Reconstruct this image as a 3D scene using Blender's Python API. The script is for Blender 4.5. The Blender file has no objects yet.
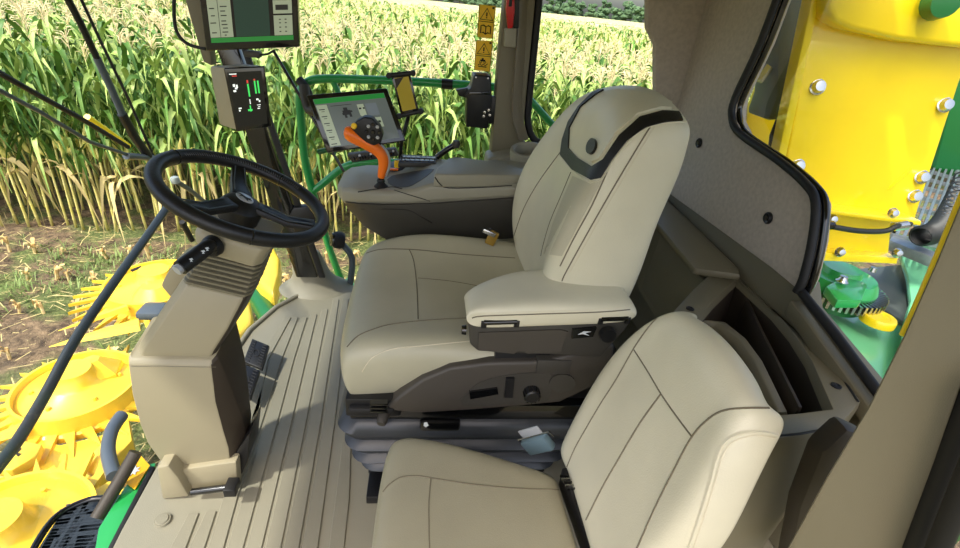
import bpy, bmesh, math, random
from mathutils import Vector, Matrix, Quaternion
from mathutils.bvhtree import BVHTree
from mathutils.geometry import delaunay_2d_cdt
C = bpy.context.scene.collection
R = math.radians
# ------------------------------------------------------------------ camera
FOC, PITCH, YAW, ROLL, CAM = 490.0, R(28.8), R(8), R(6), Vector((0, 0, 1.45))
fwd = Vector((math.sin(YAW)*math.cos(PITCH), math.cos(YAW)*math.cos(PITCH), -math.sin(PITCH)))
r0 = Vector((math.cos(YAW), -math.sin(YAW), 0)); u0 = r0.cross(fwd)
rgt = r0*math.cos(ROLL) + u0*math.sin(ROLL); upv = -r0*math.sin(ROLL) + u0*math.cos(ROLL)
cd = bpy.data.cameras.new('camera'); cam = bpy.data.objects.new('camera', cd); C.objects.link(cam)
M3 = Matrix((rgt, upv, -fwd)).transposed()
cam.matrix_world = Matrix.Translation(CAM) @ M3.to_4x4()
cd.sensor_width = 36; cd.lens = FOC/960*36; cd.clip_start = .02; cd.clip_end = 2000
bpy.context.scene.camera = cam
def ray(u, v): return (fwd + rgt*((u-480)/FOC) + upv*((274-v)/FOC))
def P(u, v, x=None, y=None, z=None):
    d = ray(u, v)
    i, k = (0, x) if x is not None else (1, y) if y is not None else (2, z)
    return CAM + d*((k-CAM[i])/d[i])
def PP(pts, **k): return [P(p[0], p[1], **k) for p in pts]
# ------------------------------------------------------------------ materials
MAT = {}
def s2l(c): return tuple(((v/255+.055)/1.055)**2.4 if v > 10 else v/255/12.92 for v in c)
def mat(name, rgb, rough=.5, metal=0, noise=0, nscale=8, bump=0, bscale=200, spec=.5, coat=0, rgb2=None, detail=4, emit=0, bdist=.002):
    if name in MAT: return MAT[name]
    m = bpy.data.materials.new(name); m.use_nodes = True; MAT[name] = m
    nt = m.node_tree; b = nt.nodes['Principled BSDF']
    col = (*s2l(rgb), 1)
    b.inputs['Base Color'].default_value = col; b.inputs['Roughness'].default_value = rough
    b.inputs['Metallic'].default_value = metal; b.inputs['Specular IOR Level'].default_value = spec
    b.inputs['Coat Weight'].default_value = coat
    tc = nt.nodes.new('ShaderNodeTexCoord')
    if noise or rgb2:
        n = nt.nodes.new('ShaderNodeTexNoise'); n.inputs['Scale'].default_value = nscale; n.inputs['Detail'].default_value = detail
        nt.links.new(tc.outputs['Object'], n.inputs['Vector'])
        r = nt.nodes.new('ShaderNodeValToRGB')
        if rgb2:
            c1, c2 = col, (*s2l(rgb2), 1)
        else:
            c1 = tuple(x*(1-noise) for x in col[:3])+(1,); c2 = tuple(min(1, x*(1+noise)) for x in col[:3])+(1,)
        r.color_ramp.elements[0].position = .35; r.color_ramp.elements[1].position = .65
        r.color_ramp.elements[0].color = c1; r.color_ramp.elements[1].color = c2
        nt.links.new(n.outputs['Fac'], r.inputs['Fac']); nt.links.new(r.outputs['Color'], b.inputs['Base Color'])
    if bump:
        n2 = nt.nodes.new('ShaderNodeTexNoise'); n2.inputs['Scale'].default_value = bscale; n2.inputs['Detail'].default_value = 3
        nt.links.new(tc.outputs['Object'], n2.inputs['Vector'])
        bp = nt.nodes.new('ShaderNodeBump'); bp.inputs['Strength'].default_value = bump; bp.inputs['Distance'].default_value = bdist
        nt.links.new(n2.outputs['Fac'], bp.inputs['Height']); nt.links.new(bp.outputs['Normal'], b.inputs['Normal'])
    if emit:
        b.inputs['Emission Color'].default_value = col; b.inputs['Emission Strength'].default_value = emit
    return m
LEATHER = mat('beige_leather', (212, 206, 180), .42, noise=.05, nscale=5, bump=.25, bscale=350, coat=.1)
LEATHER_D = mat('perforated_leather', (188, 181, 156), .5, bump=.5, bscale=600)
SEAM = mat('leather_seam', (112, 104, 84), .7)
THREAD = mat('stitch_thread', (214, 206, 180), .6)
BLACKL = mat('black_leather', (19, 19, 21), .42, bump=.3, bscale=300)
BLACKP = mat('black_plastic', (20, 20, 22), .42, bump=.2, bscale=400)
BLACKG = mat('black_gloss', (12, 13, 14), .12, coat=.5)
BELLOW = mat('grey_rubber_bellows', (54, 58, 64), .38, noise=.12, nscale=12)
RUBBER = mat('black_rubber', (22, 22, 24), .6)
VALANCE = mat('taupe_plastic', (68, 63, 56), .5, bump=.3, bscale=500)
BEIGE = mat('beige_plastic', (160, 150, 122), .45, bump=.2, bscale=500)
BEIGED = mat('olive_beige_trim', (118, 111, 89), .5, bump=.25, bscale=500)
CONS = mat('console_grey_beige', (152, 148, 131), .45, bump=.2, bscale=500)
CONSD = mat('console_dark_taupe', (62, 59, 53), .5, bump=.25, bscale=500)
FLOORM = mat('floor_mat_rubber', (142, 137, 118), .55, noise=.06, nscale=3, bump=.3, bscale=300)
CLOTH = mat('grey_felt', (188, 178, 166), .95, noise=.08, nscale=60, bump=.6, bscale=700, detail=8)
GREEN = mat('green_paint', (42, 160, 80), .28, coat=.5)
GREEND = mat('dark_green_paint', (18, 98, 44), .35, coat=.3)
YEL = mat('yellow_paint', (255, 222, 24), .3, coat=.4, noise=.03, nscale=3)
YELP = mat('yellow_header_paint', (250, 210, 62), .32, coat=.4, noise=.05, nscale=2)
STEEL = mat('bright_steel', (190, 190, 188), .25, metal=1)
GALV = mat('galvanised_steel', (150, 158, 165), .4, metal=.7, noise=.15, nscale=20)
ORANGE = mat('orange_plastic', (255, 122, 22), .35)
SILVERP = mat('silver_plastic', (190, 193, 196), .3, metal=.3)
RED = mat('red_plastic', (205, 24, 30), .3)
HOSE = mat('dark_hose', (30, 34, 34), .5)
WHITEP = mat('white_print', (215, 220, 222), .5)
DARKPR = mat('dark_print', (22, 20, 16), .6)
DECALY = mat('yellow_orange_decal', (255, 190, 30), .4)
BUMPGREY = mat('slate_grey', (78, 88, 96), .35)
def glass(name, tint, refl=.06, ior_f=1.25):
    m = bpy.data.materials.new(name); m.use_nodes = True; nt = m.node_tree; nt.nodes.remove(nt.nodes['Principled BSDF'])
    t = nt.nodes.new('ShaderNodeBsdfTransparent'); t.inputs[0].default_value = (*tint, 1)
    g = nt.nodes.new('ShaderNodeBsdfGlossy'); g.inputs['Roughness'].default_value = .02
    f = nt.nodes.new('ShaderNodeFresnel'); f.inputs[0].default_value = ior_f
    mx = nt.nodes.new('ShaderNodeMixShader')
    ml = nt.nodes.new('ShaderNodeMath'); ml.operation = 'MULTIPLY'; ml.inputs[1].default_value = .12; nt.links.new(f.outputs[0], ml.inputs[0])
    nt.links.new(ml.outputs[0], mx.inputs[0]); nt.links.new(t.outputs[0], mx.inputs[1]); nt.links.new(g.outputs[0], mx.inputs[2])
    nt.links.new(mx.outputs[0], nt.nodes['Material Output'].inputs[0]); return m
GLASS = glass('window_glass', (.97, .99, .98))
def screenmat(name, rgb, s=.5):
    m = mat(name, rgb, .15, emit=s); return m
# ------------------------------------------------------------------ objects
BV = {}
def tag(o, label=None, cat=None, group=None, kind=None):
    for k, v in (('label', label), ('category', cat), ('group', group), ('kind', kind)):
        if v: o[k] = v
    return o
def thing(name, label, cat, loc=(0, 0, 0), group=None):
    o = bpy.data.objects.new(name, None); C.objects.link(o); o.location = loc; o.empty_display_size = .05
    o['_w'] = 0
    del o['_w']
    return tag(o, label, cat, group)
def wloc(o):
    v = Vector((0, 0, 0))
    while o: v += Vector(o.location); o = o.parent
    return v
def link(name, me, m, parent=None, smooth=True, label=None):
    """me holds world coordinates; shift into the parent's frame"""
    o = bpy.data.objects.new(name, me); C.objects.link(o)
    BV[o.name] = BVHTree.FromPolygons([v.co.copy() for v in me.vertices], [tuple(p.vertices) for p in me.polygons]) if len(me.polygons) < 60000 else None
    if m is not None and not me.materials: me.materials.append(m)
    if parent is not None:
        o.parent = parent; w = wloc(parent); me.transform(Matrix.Translation(-w))
    for p in me.polygons: p.use_smooth = smooth
    if label: o['label'] = label
    return o
def autos(me, ang=35):
    try: me.set_sharp_from_angle(angle=R(ang))
    except Exception: pass
def finish(bm, name, m, parent=None, sub=0, bev=0, smooth=True, bseg=2, ang=35, label=None):
    bmesh.ops.remove_doubles(bm, verts=bm.verts, dist=1e-6)
    bmesh.ops.recalc_face_normals(bm, faces=bm.faces)
    me = bpy.data.meshes.new(name); bm.to_mesh(me); bm.free()
    if sub or bev:
        t = bpy.data.objects.new('tmp', me); C.objects.link(t)
        if bev:
            b = t.modifiers.new('b', 'BEVEL'); b.width = bev; b.segments = bseg; b.limit_method = 'ANGLE'; b.angle_limit = R(28); b.harden_normals = False
        if sub:
            s = t.modifiers.new('s', 'SUBSURF'); s.levels = sub; s.render_levels = sub
        dg = bpy.context.evaluated_depsgraph_get()
        me2 = bpy.data.meshes.new_from_object(t.evaluated_get(dg)); bpy.data.objects.remove(t); bpy.data.meshes.remove(me); me = me2; me.name = name
    o = link(name, me, m, parent, smooth, label)
    if smooth and not sub: autos(me, ang)
    return o
def addbox(bm, c, s, ax=None):
    """ax: 3 unit axes"""
    ax = ax or (Vector((1, 0, 0)), Vector((0, 1, 0)), Vector((0, 0, 1))); c = Vector(c)
    vs = [bm.verts.new(c + ax[0]*(s[0]/2*i) + ax[1]*(s[1]/2*j) + ax[2]*(s[2]/2*k)) for i in (-1, 1) for j in (-1, 1) for k in (-1, 1)]
    for f in ((0, 1, 3, 2), (4, 6, 7, 5), (0, 4, 5, 1), (2, 3, 7, 6), (0, 2, 6, 4), (1, 5, 7, 3)): bm.faces.new([vs[i] for i in f])
def axes(x, z):
    x = Vector(x).normalized(); z = Vector(z); y = z.cross(x).normalized(); return (x, y, x.cross(y).normalized())
def box(name, c, s, m, parent=None, ax=None, bev=.004, **k):
    bm = bmesh.new(); addbox(bm, c, s, ax); return finish(bm, name, m, parent, bev=bev, **k)
def addprism(bm, pts, ext):
    ext = Vector(ext); a = [bm.verts.new(p) for p in pts]; b = [bm.verts.new(Vector(p)+ext) for p in pts]; n = len(a)
    bm.faces.new(a[::-1]); bm.faces.new(b)
    for i in range(n): bm.faces.new([a[i], a[(i+1) % n], b[(i+1) % n], b[i]])
def prism(name, pts, ext, m, parent=None, bev=.004, **k):
    bm = bmesh.new(); addprism(bm, pts, ext); return finish(bm, name, m, parent, bev=bev, **k)
def catmull(pts, n=6, closed=False):
    pts = [Vector(p) for p in pts]; out = []; N = len(pts)
    if N < 3: return pts
    for i in range(N if closed else N-1):
        g = lambda j: pts[j % N] if closed else pts[max(0, min(N-1, j))]
        a, b, c, d = g(i-1), g(i), g(i+1), g(i+2)
        for k in range(n):
            t = k/n
            out.append(.5*((2*b)+(c-a)*t+(2*a-5*b+4*c-d)*t*t+(3*b-a-3*c+d)*t**3))
    if not closed: out.append(pts[-1])
    return out
def addtube(bm, pts, r, seg=8, closed=False, cap=True):
    pts = [Vector(p) for p in pts]; N = len(pts); rr = r if callable(r) else (lambda t: r)
    up = None; rings = []
    for i, p in enumerate(pts):
        a = pts[i-1] if (i or closed) else p; b = pts[(i+1) % N] if (i < N-1 or closed) else p
        d = (b-a).normalized() if (b-a).length > 1e-9 else Vector((0, 0, 1))
        if up is None:
            up = Vector((0, 0, 1)) if abs(d.z) < .9 else Vector((1, 0, 0))
        s = d.cross(up)
        if s.length < 1e-6: s = d.orthogonal()
        s.normalize(); up = s.cross(d).normalized()
        q = rr(i/max(1, N-1))
        rings.append([bm.verts.new(p + (s*math.cos(2*math.pi*k/seg) + up*math.sin(2*math.pi*k/seg))*q) for k in range(seg)])
    for i in range(N if closed else N-1):
        A, B = rings[i], rings[(i+1) % N]
        off = 0
        if closed and i == N-1:
            off = min(range(seg), key=lambda o: (A[0].co-B[o].co).length)
        for k in range(seg): bm.faces.new([A[k], A[(k+1) % seg], B[(k+1+off) % seg], B[(k+off) % seg]])
    if cap and not closed: bm.faces.new(rings[0][::-1]); bm.faces.new(rings[-1])
def tube(name, pts, r, m, parent=None, seg=10, closed=False, smoothn=0, **k):
    if smoothn: pts = catmull(pts, smoothn, closed)
    bm = bmesh.new(); addtube(bm, pts, r, seg, closed); return finish(bm, name, m, parent, ang=50, **k)
def addlathe(bm, prof, c, axis=(0, 0, 1), seg=32, wob=None):
    """prof: list (radius, height) along axis"""
    z = Vector(axis).normalized(); x = z.orthogonal().normalized(); y = z.cross(x); c = Vector(c); rings = []
    for r, h in prof:
        if r < 1e-6: rings.append([bm.verts.new(c+z*h)])
        else: rings.append([bm.verts.new(c+z*h+(x*math.cos(2*math.pi*k/seg)+y*math.sin(2*math.pi*k/seg))*r) for k in range(seg)])
    for A, B in zip(rings, rings[1:]):
        for k in range(seg):
            a, b, c2, d = A[k % len(A)], A[(k+1) % len(A)], B[(k+1) % len(B)], B[k % len(B)]
            vs = []
            for v in (a, b, c2, d):
                if v not in vs: vs.append(v)
            if len(vs) > 2: bm.faces.new(vs)
def lathe(name, prof, c, m, parent=None, axis=(0, 0, 1), seg=32, **k):
    bm = bmesh.new(); addlathe(bm, prof, c, axis, seg); return finish(bm, name, m, parent, **k)
def loft(name, rings, m, parent=None, cap=True, **k):
    bm = bmesh.new(); R_ = [[bm.verts.new(p) for p in r] for r in rings]; n = len(rings[0])
    for A, B in zip(R_, R_[1:]):
        for i in range(n): bm.faces.new([A[i], A[(i+1) % n], B[(i+1) % n], B[i]])
    if cap: bm.faces.new(R_[0][::-1]); bm.faces.new(R_[-1])
    return finish(bm, name, m, parent, **k)
def cage(name, top, bot, m, parent=None, sub=3, **k):
    """two equal grids of points, joined round the rim into a closed cushion"""
    bm = bmesh.new(); nr, nc = len(top), len(top[0])
    T = [[bm.verts.new(p) for p in r] for r in top]; B = [[bm.verts.new(p) for p in r] for r in bot]
    for i in range(nr-1):
        for j in range(nc-1):
            bm.faces.new([T[i][j], T[i][j+1], T[i+1][j+1], T[i+1][j]]); bm.faces.new([B[i][j], B[i+1][j], B[i+1][j+1], B[i][j+1]])
    for i in range(nr-1):
        bm.faces.new([T[i][0], T[i+1][0], B[i+1][0], B[i][0]]); bm.faces.new([T[i][-1], B[i][-1], B[i+1][-1], T[i+1][-1]])
    for j in range(nc-1):
        bm.faces.new([T[0][j], B[0][j], B[0][j+1], T[0][j+1]]); bm.faces.new([T[-1][j], T[-1][j+1], B[-1][j+1], B[-1][j]])
    return finish(bm, name, m, parent, sub=sub, **k)
def cast(objs, u, v):
    d = ray(u, v).normalized(); best = None
    for o in objs:
        h = BV[o.name].ray_cast(CAM, d)
        if h[0] is not None and (best is None or h[3] < best[3]): best = h
    if best is None: return None, None
    n = best[1]
    if n.dot(d) > 0: n = -n
    return best[0], n
def resample(pts, step, closed=False):
    out = []; N = len(pts)
    for i in range(N if closed else N-1):
        a, b = pts[i], pts[(i+1) % N]; L = math.dist(a, b); k = max(1, int(L/step))
        for j in range(k): out.append((a[0]+(b[0]-a[0])*j/k, a[1]+(b[1]-a[1])*j/k))
    if not closed: out.append(pts[-1])
    return out
def seam(name, objs, uv, r, m, parent, off=0, sm=4, closed=False, seg=5):
    """a thin cord sewn along the surface"""
    uv3 = [(p.x, p.y) for p in catmull([Vector((a, b, 0)) for a, b in uv], sm, closed)] if sm and len(uv) > 2 else uv
    run = []; runs = [run]
    for a, b in resample(uv3, 3, closed):
        h, n = cast(objs, a, b)
        if h is None: continue
        q = h+n*off
        if run and (run[-1]-q).length > .14: run = []; runs.append(run)
        run.append(q)
    bm = bmesh.new(); ok = False
    for rn in runs:
        if len(rn) > 2: addtube(bm, rn, r, seg, closed and len(runs) == 1); ok = True
    if not ok: bm.free(); return None
    return finish(bm, name, m, parent)
def drape(name, objs, uv, m, parent, off=.002, thick=.003, step=5, sm=0, label=None):
    """a thin fitted panel lying on the surface inside an outline"""
    if sm: uv = [(p.x, p.y) for p in catmull([Vector((a, b, 0)) for a, b in uv], sm, True)]
    bd = resample(uv, step, True); n = len(bd); pts = [Vector(p) for p in bd]
    x0, x1 = min(p[0] for p in bd), max(p[0] for p in bd); y0, y1 = min(p[1] for p in bd), max(p[1] for p in bd)
    y = y0+step/2; row = 0
    def inside(x, y):
        c = False
        for i in range(n):
            (xa, ya), (xb, yb) = bd[i], bd[i-1]
            if (ya > y) != (yb > y) and x < (xb-xa)*(y-ya)/(yb-ya)+xa: c = not c
        return c
    while y < y1:
        x = x0+step*(.25+.5*(row % 2))
        while x < x1:
            if inside(x, y) and min((Vector((x, y))-Vector(b)).length for b in bd) > step*.5: pts.append(Vector((x, y)))
            x += step
        y += step; row += 1
    V2, E, F, *_ = delaunay_2d_cdt(pts, [(i, (i+1) % n) for i in range(n)], [], 1, 1e-5)
    hit = []
    for p in V2: hit.append(cast(objs, p.x, p.y))
    bm = bmesh.new(); a = []; b = []
    for h, nn in hit:
        if h is None: a.append(None); b.append(None); continue
        a.append(bm.verts.new(h+nn*(off+thick))); b.append(bm.verts.new(h-nn*.002))
    cnt = {}
    for f in F:
        if any(a[i] is None for i in f): continue
        c = sum((V2[i] for i in f), Vector((0, 0)))/len(f)
        if not inside(c.x, c.y): continue
        if max((a[f[i]].co-a[f[i-1]].co).length for i in range(len(f))) > .12: continue
        bm.faces.new([a[i] for i in f]); bm.faces.new([b[i] for i in f][::-1])
        for i in range(len(f)):
            e = (f[i-1], f[i]); k = (min(e), max(e)); cnt.setdefault(k, []).append(e)
    for k, es in cnt.items():
        if len(es) == 1:
            i, j = es[0]; bm.faces.new([a[j], a[i], b[i], b[j]])
    for v in [v for v in bm.verts if not v.link_faces]: bm.verts.remove(v)
    return finish(bm, name, m, parent, ang=60, label=label)
def flatpoly(name, pts, n, th, m, parent=None, **k):
    """flat plate: points already coplanar, thickened by th along n"""
    return prism(name, pts, Vector(n)*th, m, parent, bev=0, smooth=False, **k)
def quadmap(a, b, c, d):
    """corners tl,tr,br,bl -> function (s,t)"""
    return lambda s, t: (a*(1-s)+b*s)*(1-t)+(d*(1-s)+c*s)*t
BEIGEDK = mat('dark_brown_side', (70, 60, 48), .5, bump=.2, bscale=500)
DEEP = mat('bin_shade_brown', (58, 50, 40), .55)  # shade inside the bin painted as brown; the post cheek shares it
LEATHER_SHADE = mat('shaded_cushion_leather', (176, 171, 146), .45, noise=.05, nscale=5, bump=.3, bscale=380, coat=.08)  # beige leather darkened: shade under the roof put into the cushion colour
LEATHER_SHADE_I = mat('shaded_passenger_leather', (154, 149, 126), .48, noise=.05, nscale=5, bump=.35, bscale=420)  # darker still: the passenger cushion carries its shade in the colour too
GREEN_SKYPALE = mat('green_paint_sky_pale', (120, 205, 150), .25, coat=.5)  # machine green made paler to paint in the reflected sky
def decalmat(name, rgb):
    m = mat(name, rgb, .4); nt = m.node_tree; b = nt.nodes['Principled BSDF']; t = nt.nodes.new('ShaderNodeBsdfTranslucent'); t.inputs[0].default_value = (*s2l(rgb), 1)
    mx = nt.nodes.new('ShaderNodeMixShader'); mx.inputs[0].default_value = .5; nt.links.new(b.outputs[0], mx.inputs[1]); nt.links.new(t.outputs[0], mx.inputs[2]); nt.links.new(mx.outputs[0], nt.nodes['Material Output'].inputs[0]); return m
DECALT = decalmat('yellow_translucent_decal', (255, 222, 84))
PILL = mat('pillar_plastic', (122, 114, 96), .28, coat=.2)
FRAMEDK = mat('dark_frame_paint', (44, 52, 56), .35)
def split_faces(o, cond, name, m, label=None):
    """turn the faces that meet cond into a part of their own"""
    me = o.data; w = wloc(o); bm = bmesh.new(); bm.from_mesh(me); keep = [f for f in bm.faces if cond(f.normal, f.calc_center_median()+w)]
    b2 = bmesh.new(); mp = {}
    for f in keep:
        vs = []
        for v in f.verts:
            if v.index not in mp: mp[v.index] = b2.verts.new(v.co+w)
            vs.append(mp[v.index])
        b2.faces.new(vs)
    bmesh.ops.delete(bm, geom=keep, context='FACES'); bm.to_mesh(me); bm.free()
    me2 = bpy.data.meshes.new(name); b2.to_mesh(me2); b2.free(); n = link(name, me2, m, o, True, label); autos(me2, 30); return n
# ------------------------------------------------------------------ light and sky
sc = bpy.context.scene
w = bpy.data.worlds.new('World'); sc.world = w; w.use_nodes = True; nt = w.node_tree
bg = nt.nodes['Background']; sky = nt.nodes.new('ShaderNodeTexSky'); sky.sky_type = 'NISHITA'
sky.sun_disc = False; sky.sun_elevation = R(55); sky.sun_rotation = R(200); sky.air_density = 1.0; sky.dust_density = 4.0; sky.ozone_density = .6
nt.links.new(sky.outputs[0], bg.inputs[0]); bg.inputs[1].default_value = .27
sd = bpy.data.lights.new('sun', 'SUN'); sd.energy = 3.7; sd.angle = R(2.5); sd.color = (1, .96, .88)
so = bpy.data.objects.new('sun', sd); C.objects.link(so)
SUN = Vector((-.62, -.28, .92)).normalized()
so.rotation_euler = SUN.to_track_quat('Z', 'Y').to_euler()
sc.view_settings.view_transform = 'Standard'; sc.view_settings.look = 'None'; sc.view_settings.gamma = 1; sc.view_settings.use_curve_mapping = False
sc.view_settings.exposure = .32
# ------------------------------------------------------------------ cab floor
S = 'structure'
far_edge = [P(345, 291, z=0), P(300, 293, z=0)]
front = [P(300, 293, z=0), P(272, 308, z=0), P(245, 331, z=0), P(200, 395, z=0), P(155, 467, z=0), P(120, 530, z=0), P(100, 570, z=0)]
outl = front + [Vector((-.95, .62, 0)), Vector((1.2, .62, 0)), Vector((1.2, 2.34, 0)), Vector((-.36, 2.36, 0))]
o = prism('floor', outl, (0, 0, -.05), FLOORM, bev=.012); tag(o, kind=S)
FL = o
bm = bmesh.new()
ribs = [
 [(349, 299.5), (344, 349), (336, 420), (318.7, 548), (312, 600)],
 [(339.5, 300), (331, 359), (322, 420), (300, 548), (291, 600)],
 [(328.4, 310), (319.4, 357), (307.5, 420), (282, 548), (272, 600)],
 [(317.5, 315), (307.5, 357), (293, 420), (263, 548), (251, 600)],
 [(307.8, 318), (295, 359), (279, 420), (244.5, 548), (231, 600)],
 [(298.8, 318), (282, 361), (264, 420), (238.7, 498), (225, 548), (211, 600)],
 [(291.7, 318), (268.4, 361), (257, 428)],
 [(217.5, 512), (206, 548), (189, 600)],
 [(200, 514), (187.5, 548), (168, 600)],
 [(352, 440), (350, 500), (345, 548), (342, 600)],
 [(357.5, 548), (358, 524), (357, 600)]]
for k, rb in enumerate(ribs[:10]):
    pl = [P(u, v, z=0) for u, v in rb]; w_ = .048
    L = []
    for i, p in enumerate(pl):
        d = (pl[min(i+1, len(pl)-1)]-pl[max(i-1, 0)]).normalized(); s = Vector((-d.y, d.x, 0))
        if s.x > 0: s = -s
        wj = w_*(.72 if i == 0 else 1)
        L.append((p, p+s*wj))
    for (a, b), (c, d) in zip(L, L[1:]):
        up = Vector((0, 0, .006)); e = (b-a).normalized()*.004
        q = [bm.verts.new(x) for x in (a+Vector((0, 0, -.001)), a+up-(-e), b+up-e, b+Vector((0, 0, -.001)), c+Vector((0, 0, -.001)), c+up+e, d+up-e, d+Vector((0, 0, -.001)))]
        for f in ((0, 1, 5, 4), (1, 2, 6, 5), (2, 3, 7, 6), (0, 3, 2, 1), (4, 5, 6, 7)): bm.faces.new([q[i] for i in f])
rb = finish(bm, 'ribbing', FLOORM, FL, ang=20)
# raised rim along the front edge of the mat
tube('mat_rim', [p+Vector((.02, 0, .004)) for p in front[:5]], .012, FLOORM, FL, seg=8)
lathe('floor_plug', [(0, .012), (.016, .012), (.018, .008), (.022, .008), (.024, 0)], P(163, 521, z=0), FLOORM, FL, seg=20)
# dark sill strip under the mat's front edge
prism('sill_strip', [P(155, 466, z=-.01), P(103, 568, z=-.01), P(97, 568, z=-.01), P(150, 466, z=-.01)], (0, 0, -.05), RUBBER, FL, bev=.003)
# ------------------------------------------------------------------ ceiling (unseen cab roof, overhang widened to shade the seats)
tag(prism('ceiling', [Vector((-1.6, -.15, 1.78)), Vector((1.45, -.15, 1.78)), Vector((1.45, 2.75, 1.78)), Vector((-1.6, 2.75, 1.78))], (0, 0, .12), CONS, bev=.03), kind=S)
# ------------------------------------------------------------------ right side wall under the glass, rear wall
yR = 2.32
def wallbox(name, pts, ext, m, **k):
    return tag(prism(name, pts, ext, m, **k), kind=S)
wallbox('wall_right', [Vector((.36, yR, 0)), Vector((1.2, yR, 0)), Vector((1.2, yR, .78)), Vector((.46, yR, .78))], (0, .05, 0), BEIGED)
wallbox('wall_rear', [Vector((1.17, .62, 0)), Vector((1.17, 2.36, 0)), Vector((1.17, 2.36, .80)), Vector((1.17, 1.2, .80)), Vector((1.17, 1.15, .74)), Vector((1.17, .86, .68)), Vector((1.17, .62, .60))], (.05, 0, 0), BEIGED)
# ------------------------------------------------------------------ B pillar (behind the console)
ys = 2.25
pl = [P(507, -25, y=ys), P(499, 55, y=ys), P(494, 120, y=ys), P(490, 162, y=ys), P(540, 165, y=ys), P(530, 148, y=ys), P(523, 140, y=ys), P(526, 100, y=ys), P(538, -25, y=ys)]
pil = tag(prism('trim_1', pl, (0, .09, 0), BEIGED, bev=.008), kind=S)
# bright inner return of the pillar
q = [P(527, -25, y=ys-.012), P(517, 108, y=ys-.012), P(525, 138, y=ys-.012), P(519, 143, y=ys-.012), P(507, 118, y=ys-.012), P(516, 40, y=ys-.012), P(520, -25, y=ys-.012)]
cs_ = [(527, 520, -25), (524, 517, 40), (519.5, 512, 105), (522, 513, 122), (527, 519, 140)]
rr = []
for uR, uL, v in cs_:
    a, b = P(uL, v, y=ys-.03), P(uR+2, v, y=ys-.002); rr.append([a, b, b+Vector((0, .03, 0)), a+Vector((0, .03, 0))])
loft('pillar_face', rr, PILL, pil, bev=.002)
tube('window_gasket', [P(541, -25, y=ys+.02), P(536, 30, y=ys+.02), P(529, 100, y=ys+.02), P(528, 122, y=ys+.02), P(533, 138, y=ys+.02), P(546, 146, y=ys+.02)], .016, RUBBER, pil, smoothn=5)
# ------------------------------------------------------------------ front right A pillar
ya = 2.3
pa = tag(prism('trim_2', [P(190, -25, y=ya), P(213, -25, y=ya), P(318, 278, y=ya), P(296, 278, y=ya)], (0, .07, 0), BLACKG, bev=.01), kind=S)
prism('reflective_edge', [P(216, -25, y=ya-.005), P(222, -25, y=ya-.005), P(325, 278, y=ya-.005), P(319, 278, y=ya-.005)], (0, .02, 0), RUBBER, pa, bev=.003)
# boot at its foot
bc = (P(312, 288, z=0)); rings = []
for (h, rx, ry) in ((-.01, .20, .15), (.01, .17, .13), (.035, .13, .10), (.08, .10, .085), (.15, .085, .075), (.20, .076, .068), (.212, .07, .06), (.205, .055, .05)):
    rings.append([Vector((bc.x+.02-(h*.22)+rx*math.cos(t), bc.y+.02+ry*math.sin(t), h)) for t in [2*math.pi*i/28 for i in range(28)]])
tag(loft('pillar_boot', rings, FLOORM), 'beige moulded rubber boot around the foot of the front corner pillar', 'boot')
# ------------------------------------------------------------------ glass
def pane(name, pts, n):
    bm = bmesh.new(); vs = [bm.verts.new(p) for p in pts]; bm.faces.new(vs); return tag(finish(bm, name, GLASS, smooth=False), kind=S)
pane('window_1', [Vector((-.62, 2.36, .02)), Vector((.33, 2.36, .02)), Vector((.33, 2.36, 1.78)), Vector((-.9, 2.36, 1.78))], 0)
pane('window_2', [Vector((.5, 2.36, .8)), Vector((1.0, 2.36, .8)), Vector((1.0, 2.36, 1.78)), Vector((.5, 2.36, 1.78))], 0)
# curved windshield
bm = bmesh.new(); cols = []
for i in range(13):
    t = i/12; y = 2.36-t*1.9; x = -.66-.52*math.sin(math.pi*t*.92+.05)**.8 if 0 < t else -.66
    cols.append([bm.verts.new(Vector((x-.22*h, y, -.06+h*1.86))) for h in (0, .25, .5, .75, 1)])
for A, B in zip(cols, cols[1:]):
    for k in range(4): bm.faces.new([A[k], B[k], B[k+1], A[k+1]])
tag(finish(bm, 'window_3', GLASS), kind=S)
# ------------------------------------------------------------------ felt covered rear corner panel, gasket, rear glass
xr = 1.15
edge = [P(793, -40, x=xr), P(763, 42, x=xr), P(737, 98, x=xr), P(734, 118, x=xr), P(742, 134, x=xr), P(780, 160, x=xr), P(808, 184, x=xr), P(818, 203, x=xr), P(815, 240, x=xr), P(806, 278, x=xr), P(799, 292, x=xr)]
bot = [P(770, 268, x=xr), P(725, 235, x=xr), P(670, 195, x=xr), Vector((xr, 2.34, .74))]
def shp(o_): return o_
cl = tag(prism('wall_corner', edge+bot+[Vector((xr, 2.34, 1.75))], (.05, 0, 0), CLOTH, bev=.01), kind=S)
# forward wing of the felt panel along the side window
wing = [Vector((1.15, 2.33, .72)), P(660, 120, y=2.27), P(655, 92, y=2.27), P(650, 82, y=2.27), P(648, 60, y=2.27), P(646, 40, y=2.27), P(655, 30, y=2.27), P(650, -40, y=2.27), Vector((1.15, 2.33, 1.75))]
bm = bmesh.new()
wy = [Vector((1.16, 2.2, .72)), Vector((1.16, 2.2, 1.75))]
prof = [(1.155, 2.05), (1.10, 2.17), (1.0, 2.25), (.90, 2.27), (.86, 2.30)]
prism('felt_wing', [P(662, 170, y=2.26), P(656, 120, y=2.26), P(655, 95, y=2.26), P(655, 45, y=2.26), P(647, 28, y=2.26), P(647, -40, y=2.26), P(760, -40, y=2.26), P(745, 170, y=2.26)], (0, .05, 0), CLOTH, cl, bev=.02)
bm.free()
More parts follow.
